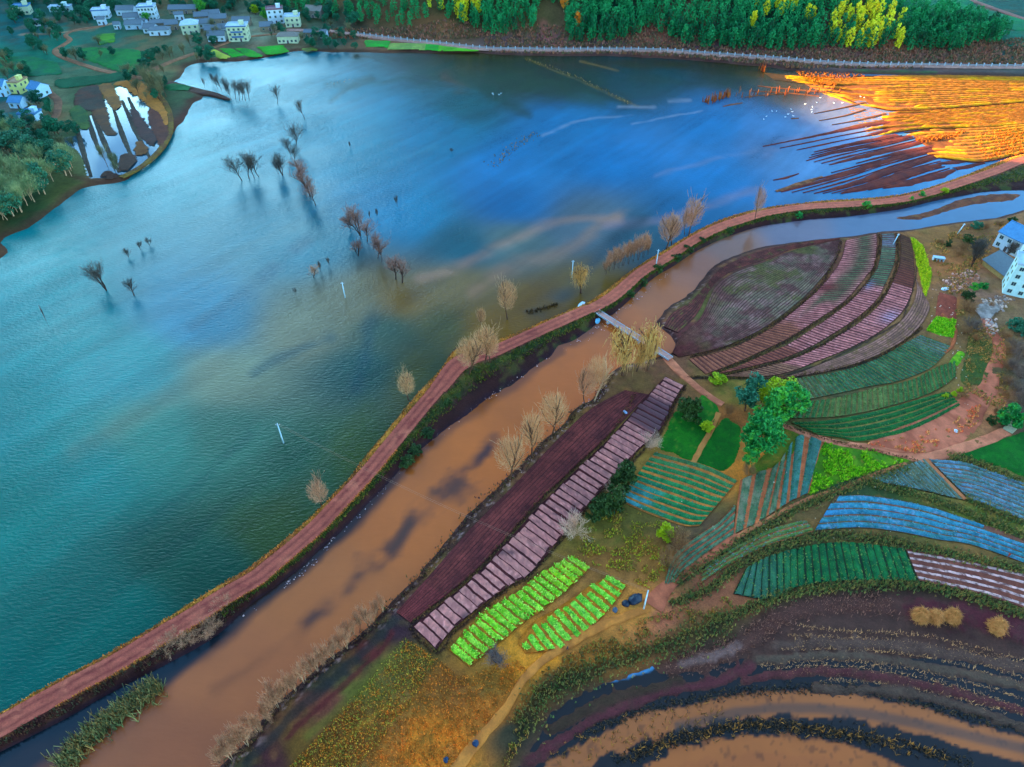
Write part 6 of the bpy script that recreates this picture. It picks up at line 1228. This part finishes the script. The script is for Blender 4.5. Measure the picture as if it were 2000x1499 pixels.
# rubble and concrete yard
def rubble(name,px,n,cols,smin,smax,seed,z=ZL):
    r=np.random.default_rng(seed); P=pts_in(px,1.,seed=seed); 
    if len(P)==0: return
    P=P[r.integers(len(P),size=n)]+r.normal(size=(n,2))*.4; V=[];F=[];C=[];k=0
    for p in P:
        s=r.uniform(smin,smax)*(.4+r.random()); a=r.random()*6.28; c,s_=math.cos(a),math.sin(a)
        for dz in (-.2,1):
            for dx,dy in ((-1,-.7),(1,-.6),(.9,.8),(-.8,.7)):
                q=1. if dz<0 else .7; X,Y=dx*s*q,dy*s*q; V.append((p[0]+X*c-Y*s_,p[1]+X*s_+Y*c,z+.05+s*.7*dz))
        F+= [(k+4,k+5,k+6,k+7),(k,k+1,k+5,k+4),(k+1,k+2,k+6,k+5),(k+2,k+3,k+7,k+6),(k+3,k,k+4,k+7)]; C+= [A(*cols[r.integers(len(cols))])]*8; k+=8
    mesh(name,V,np.array([list(f) for f in F]),M_tuft,col=np.array(C),kind='stuff')
rubble('rubble',[(1845,548),(1890,525),(1915,540),(1900,560),(1870,572),(1848,565)],420,[(150,140,140),(190,185,190),(120,104,96),(160,120,96)],.15,.5,1)
rubble('rubble',[(1918,590),(1960,575),(1975,585),(1950,612),(1925,612)],380,[(130,150,165),(170,185,190),(110,112,112)],.15,.5,2)
rubble('rubble',[(1925,625),(1945,625),(1948,650),(1932,655)],120,[(150,170,185),(190,200,205)],.15,.5,3)
rubble('litter',[(1800,560),(1850,560),(1880,640),(1900,720),(1890,790),(1860,800)],60,[(220,225,230),(200,205,215)],.1,.22,4)
rubble('litter',[(1160,640),(1200,610),(1310,525),(1305,535),(1240,590),(1175,650),(1100,680)],70,[(200,205,225),(150,160,200)],.08,.2,5,.2)
rubble('litter',[(905,770),(960,745),(1090,690),(1050,712),(960,775),(880,835),(800,900),(780,925)],110,[(190,195,210),(120,120,140)],.06,.18,6,.3)
rubble('litter',[(590,1105),(700,1000),(800,885),(790,910),(700,1010),(600,1110),(480,1200),(440,1235)],110,[(170,180,200),(110,115,140)],.06,.2,7,.15)
rubble('litter',[(1180,745),(1130,800),(1060,862),(980,945),(985,960),(1070,880),(1150,805),(1200,750)],120,[(170,175,190),(110,120,160),(200,200,205)],.08,.2,8,.6)
rubble('litter',[(1190,970),(1700,870),(1900,1000),(1500,1150)],50,[(220,225,225)],.06,.14,9,1.3)
area('concrete_yard',[(1908,600),(1935,590),(1950,600),(1935,618),(1918,618)],(140,165,180),(110,130,140),1.5,flat=False,z=ZL+.5)
# ---------------------------------------------------------------- footbridge
a=G(1170,610,2.0); b=G(1305,700,1.3); 
o=empty('footbridge',(a[0],a[1],0),math.atan2(b[1]-a[1],b[0]-a[0])); tag(o,'narrow concrete footbridge crossing the brown river','bridge'); Lb=np.linalg.norm(b-a)
M_deck=WM('worn_concrete',A(150,142,150),.25)
m=MB(); m.box(-1,Lb+1,-1.05,1.05,1.55,1.9); m.build('deck',M_deck,o)
for y0 in (-1.2,1.04):
    m=MB(); m.box(-1,Lb+1,y0,y0+.16,1.5,2.08); m.build('kerb',M_conc,o)
for k in range(4):
    m=MB(); xx=Lb*(k+.7)/4.4; m.box(xx-.35,xx+.35,-.9,.9,-1.5,1.547); m.box(xx-.5,xx+.5,-1.1,1.1,1.25,1.546); m.build('pier',M_conc,o)
# ---------------------------------------------------------------- poles and wires
M_pole=WM('concrete_pole',(.62,.72,.70),.1)
def pole(label,u,v,vt,z=0.,arm=True,cat='utility pole',tilt=(0,0)):
    x,y=G(u,v,z); h=hgt(x,y,z,vt); o=empty('utility_pole',(x,y,z)); o.rotation_euler=(tilt[0],tilt[1],0); tag(o,label,cat,'concrete power line poles')
    m=MB(); m.tube([(0,0,-.6),(0,0,h*.5),(0,0,h)],[.21,.18,.13],9); m.build('shaft',M_pole,o,smooth=True)
    if arm:
        m=MB(); m.box(-.6,.6,-.05,.05,h-.55,h-.43); m.build('crossarm',M_conc,o)
        for q in (-.5,0,.5):
            m=MB(); m.tube([(q,0,h-.43 if q else h),(q,0,h-.2 if q else h+.2)],[.06,.05],6); m.build('insulator',M_white,o)
    return np.array([x,y,z+h])
p1=pole('pale concrete pole standing alone in the green lake water',554,866,828)
pole('pale concrete pole in the turbid water in mid lake',674,582,552)
pole('leaning white pole in the water beside the drooping willow',1117,543,509,arm=True)
pole('white pole on the red road beside the sapling row',1281,520,488,1.9)
pole('white pole at the tip of the leaf-shaped field',1744,478,457,ZL,tilt=(0,.12))
pole('small pole above the rubble near the right-hand houses',1870,457,437,ZL,tilt=(0,.2))
p2=pole('stout white pole at the corner of the brown fallow plot',1257,1190,1154,ZL,arm=False)
M_wire=WM('wire',A(150,150,140))
for q,lab in ((-.5,'upper thin power wire strung from the lake pole across the river'),(.5,'lower thin power wire strung from the lake pole across the river')):
    mid=(p1+p2)/2; t=np.linspace(0,1,30); P=p1[None]*(1-t)[:,None]+p2[None]*t[:,None]; P[:,2]-=3.2*4*t*(1-t); P[:,0]+=q; m=MB(); m.tube(P-p1,[.02]*30,4); w_=m.build('power_wire',M_wire); w_.location=p1; tag(w_,lab,'wire')
# ---------------------------------------------------------------- straw stacks
M_straw=leafmat('straw',LA((140,120,60),(184,162,104)),1.5,.8)
def straw(label,u,v,wpx,hpx,seed):
    x,y=G(u,v,.7); s=pxscale((x,y,.7)); r=np.random.default_rng(seed); wd=wpx/s/2; hh=hpx/s*1.3; o=empty('straw_stack',(x,y,.5)); tag(o,label,'straw stack','straw stacks on the flooded plot')
    V=[];F=[]
    for k in range(10):
        for q in range(14):
            f=k/9; a=q/14*6.283; rr=wd*(1-.86*f**1.1)*(.7+.55*r.random()); V.append((rr*math.cos(a),rr*math.sin(a),hh*f*(.92+.12*r.random())))
    for k in range(9):
        for q in range(14): F.append((k*14+q,k*14+(q+1)%14,(k+1)*14+(q+1)%14,(k+1)*14+q))
    F.append(tuple(9*14+q for q in range(14))); mesh('heap',V,F,M_straw,parent=o)
    T=TB(seed)
    for k in range(900):
        a=r.random()*6.283; f=r.random(); rr=wd*(1-.75*f**1.4); p=np.array([rr*math.cos(a),rr*math.sin(a),hh*f]); d=np.array([math.cos(a)*(.3+.5*r.random()),math.sin(a)*(.3+.5*r.random()),-.5+.5*r.random()])+r.normal(size=3)*.25; T.strip(p,p+d*(.5+.8*r.random()),.045)
    Vq,Fq=T.out(); mesh('loose_straw',Vq,Fq,M_straw,parent=o)
straw('leftmost golden straw stack of the close three, darkest and deepest yellow',1795,1206,30,22,1)
straw('middle straw stack of the close three, smallest',1824,1208,27,20,2)
straw('pale straw stack of the close three, beside the gap',1858,1207,29,22,3)
straw('straw stack standing apart from the other three, taller and slumped',1944,1228,32,26,4)
# ---------------------------------------------------------------- small things
M_black=WM('black_plastic',(.012,.016,.03),.2,.45)
def lump(name,label,cat,u,v,sx,sy,sz,mat,seed,z=ZL,group=None):
    r=np.random.default_rng(seed); x,y=G(u,v,z); V=[];F=[]
    for k in range(7):
        for q in range(12):
            th=k/6*math.pi/2; a=q/12*6.283; n=.8+.4*r.random(); V.append((sx*math.cos(th)*math.cos(a)*n,sy*math.cos(th)*math.sin(a)*n,sz*math.sin(th)*(.85+.3*r.random())-(.3 if k==0 else 0)))
    for k in range(6):
        for q in range(12): F.append((k*12+q,k*12+(q+1)%12,(k+1)*12+(q+1)%12,(k+1)*12+q))
    o=mesh(name,V,F,mat,smooth=True,loc=(x,y,z)); o.rotation_euler=(0,0,r.random()*3); return tag(o,label,cat,group)
BG='black plastic heaps by the salad beds'
lump('plastic_heap','large black plastic heap by the stout white pole','heap',1240,1172,2.,1.3,1.3,M_black,1,group=BG)
lump('plastic_heap','round black bundle left of the large plastic heap','heap',1222,1180,1.,.9,.9,M_black,2,group=BG)
lump('plastic_heap','small dark grey bundle at the path corner by the salad beds','heap',1201,1192,.7,.6,.6,WM('grey_plastic',(.08,.09,.11)),3,group=BG)
lump('plastic_heap','black heap below the lower salad bed corner','heap',968,1283,2.,1.1,.7,M_black,4,group=BG)
lump('plastic_bundle','dark blue bundle beside the lowest stretch of footpath','bundle',929,1453,.75,.7,.8,WM('navy_plastic',(.01,.03,.07),.2,.5),5)
lump('plastic_bundle','small dark bundle near the bottom edge of the straw slope','bundle',871,1485,.6,.55,.7,bpy.data.materials['navy_plastic'],6)
lump('plastic_sheet','pale blue plastic sheet heaped under the bridge end','plastic sheet',1166,627,1.6,1.,.7,WM('blue_sheet',(.2,.5,.62)),7,z=.3)
lump('plastic_sheet','bluish plastic sheet crumpled on the furrow of the film field','plastic sheet',1221,806,1.,.5,.4,WM('grey_film',(.34,.38,.5)),8)
lump('plastic_sheet','white plastic sheet at the head of the reddish plot','plastic sheet',1845,565,2.,.9,.4,M_white,9)
lump('water_tank','white bundle of sacks beside the lane end','bundle',1866,505+338,.7,.6,.7,M_white,10)
x,y=G(1135,599,.0); o=empty('boat',(x,y,.05),R(60)); tag(o,'small white and blue boat moored at the lake edge','boat')
V=[];F=[]; ns=9
for k in range(ns):
    t=k/(ns-1); wv=1.0*math.sin(math.pi*min(.08+t*.8,.97))**.6; xx=-2.2+4.4*t
    for yy,zz in ((-wv,.75),(-wv*.75,.1),(0,-.15),(wv*.75,.1),(wv,.75)): V.append((xx,yy,zz))
for k in range(ns-1):
    for q in range(4): F.append((k*5+q,k*5+q+1,(k+1)*5+q+1,(k+1)*5+q))
F+= [(0,1,2,3,4),tuple((ns-1)*5+q for q in (4,3,2,1,0))]
mesh('hull',V,F,M_blue,parent=o); m=MB(); m.add([(V[k*5][0],V[k*5][1]*.95,.7) for k in range(ns)]+[(V[k*5+4][0],V[k*5+4][1]*.95,.7) for k in range(ns)],[(k,k+1,ns+k+1,ns+k) for k in range(ns-1)]); m.build('cover',M_white,o)
# white birds resting on the water
bm=MB(); bm.tube([(-.45,0,.12),(-.2,0,.2),(.1,0,.24),(.3,0,.2)],[.03,.16,.17,.06],7); bm.tube([(.26,0,.24),(.4,0,.42),(.44,0,.58)],[.06,.045,.05],6); bm.tube([(.42,0,.58),(.62,0,.54)],[.05,.01],5)
bd=bm.build('egret',WM('white_feathers',(.85,.85,.85)),smooth=True); bird=bd.data; bpy.data.objects.remove(bd)
rb=np.random.default_rng(4)
for (u0,u1,v0,v1,n_) in [(1500,1590,200,232,11),(955,995,182,188,5),(1590,1700,186,204,7),(1460,1500,225,240,2)]:
    for _ in range(n_):
        o=bpy.data.objects.new('egret',bird); COL.objects.link(o); x,y=G(rb.uniform(u0,u1),rb.uniform(v0,v1),.0); o.location=(x,y,.3 if u0>1480 else 0.); o.rotation_euler=(0,0,rb.random()*6.28); o.scale=(1.25,)*3; tag(o,'white egret resting on the shallow lake water','bird','egrets on the lake')
# people
def person(label,u,v,h,rz,top,legs,z,stride=.16,bend=.0):
    x,y=G(u,v,z); o=empty('person',(x,y,z),rz); tag(o,label,'person')
    V=[(0,0,.93),(0,0,1.12),(bend*.5,0,1.40),(bend*.7,0,1.52),(bend*.9,0,1.60),(bend+.02,0,1.72),(0,.1,.88),(stride,.11,.48),(stride*1.0,.11,.06),(stride+.14,.12,.03),(0,-.1,.88),(-stride*.5,-.11,.48),(-stride*1.6,-.11,.07),(-stride*1.6+.13,-.12,.03),(bend*.5,.2,1.40),(-.06,.25,1.14),(.05,.24,.92),(bend*.5,-.2,1.40),(.1,-.25,1.14),(.16,-.24,.92)]
    E_=[(0,1),(1,2),(2,3),(3,4),(4,5),(0,6),(6,7),(7,8),(8,9),(0,10),(10,11),(11,12),(12,13),(2,14),(14,15),(15,16),(2,17),(17,18),(18,19)]
    rr=[.15,.14,.17,.06,.09,.1,.1,.07,.05,.04,.1,.07,.05,.04,.075,.055,.04,.075,.055,.04]
    me=bpy.data.meshes.new('body'); me.from_pydata(V,E_,[]); b=bpy.data.objects.new('body',me); COL.objects.link(b); b.parent=o
    sk=b.modifiers.new('skin','SKIN'); sv=me.skin_vertices[0].data
    for k,q in enumerate(rr): sv[k].radius=(q,q)
    sv[0].use_root=True; b.modifiers.new('sub','SUBSURF').levels=1; me.materials.append(top)
    o.scale=(h/1.8,)*3
    hm=MB(); hm.tube([(bend*.9,0,1.66),(bend,0,1.74),(bend,0,1.81)],[.105,.112,.05],8); hm.build('hair',M_black,o,smooth=True); return o
person('person in dark clothes walking along the straw-coloured footpath',1108,1270,1.7,2.2,WM('dark_clothes',(.02,.025,.04)),None,ZL+.15)
person('person in a red jacket standing at the hedge near the right frame edge',1968,1088,1.7,.6,WM('red_jacket',(.5,.06,.03)),None,ZL+.2)
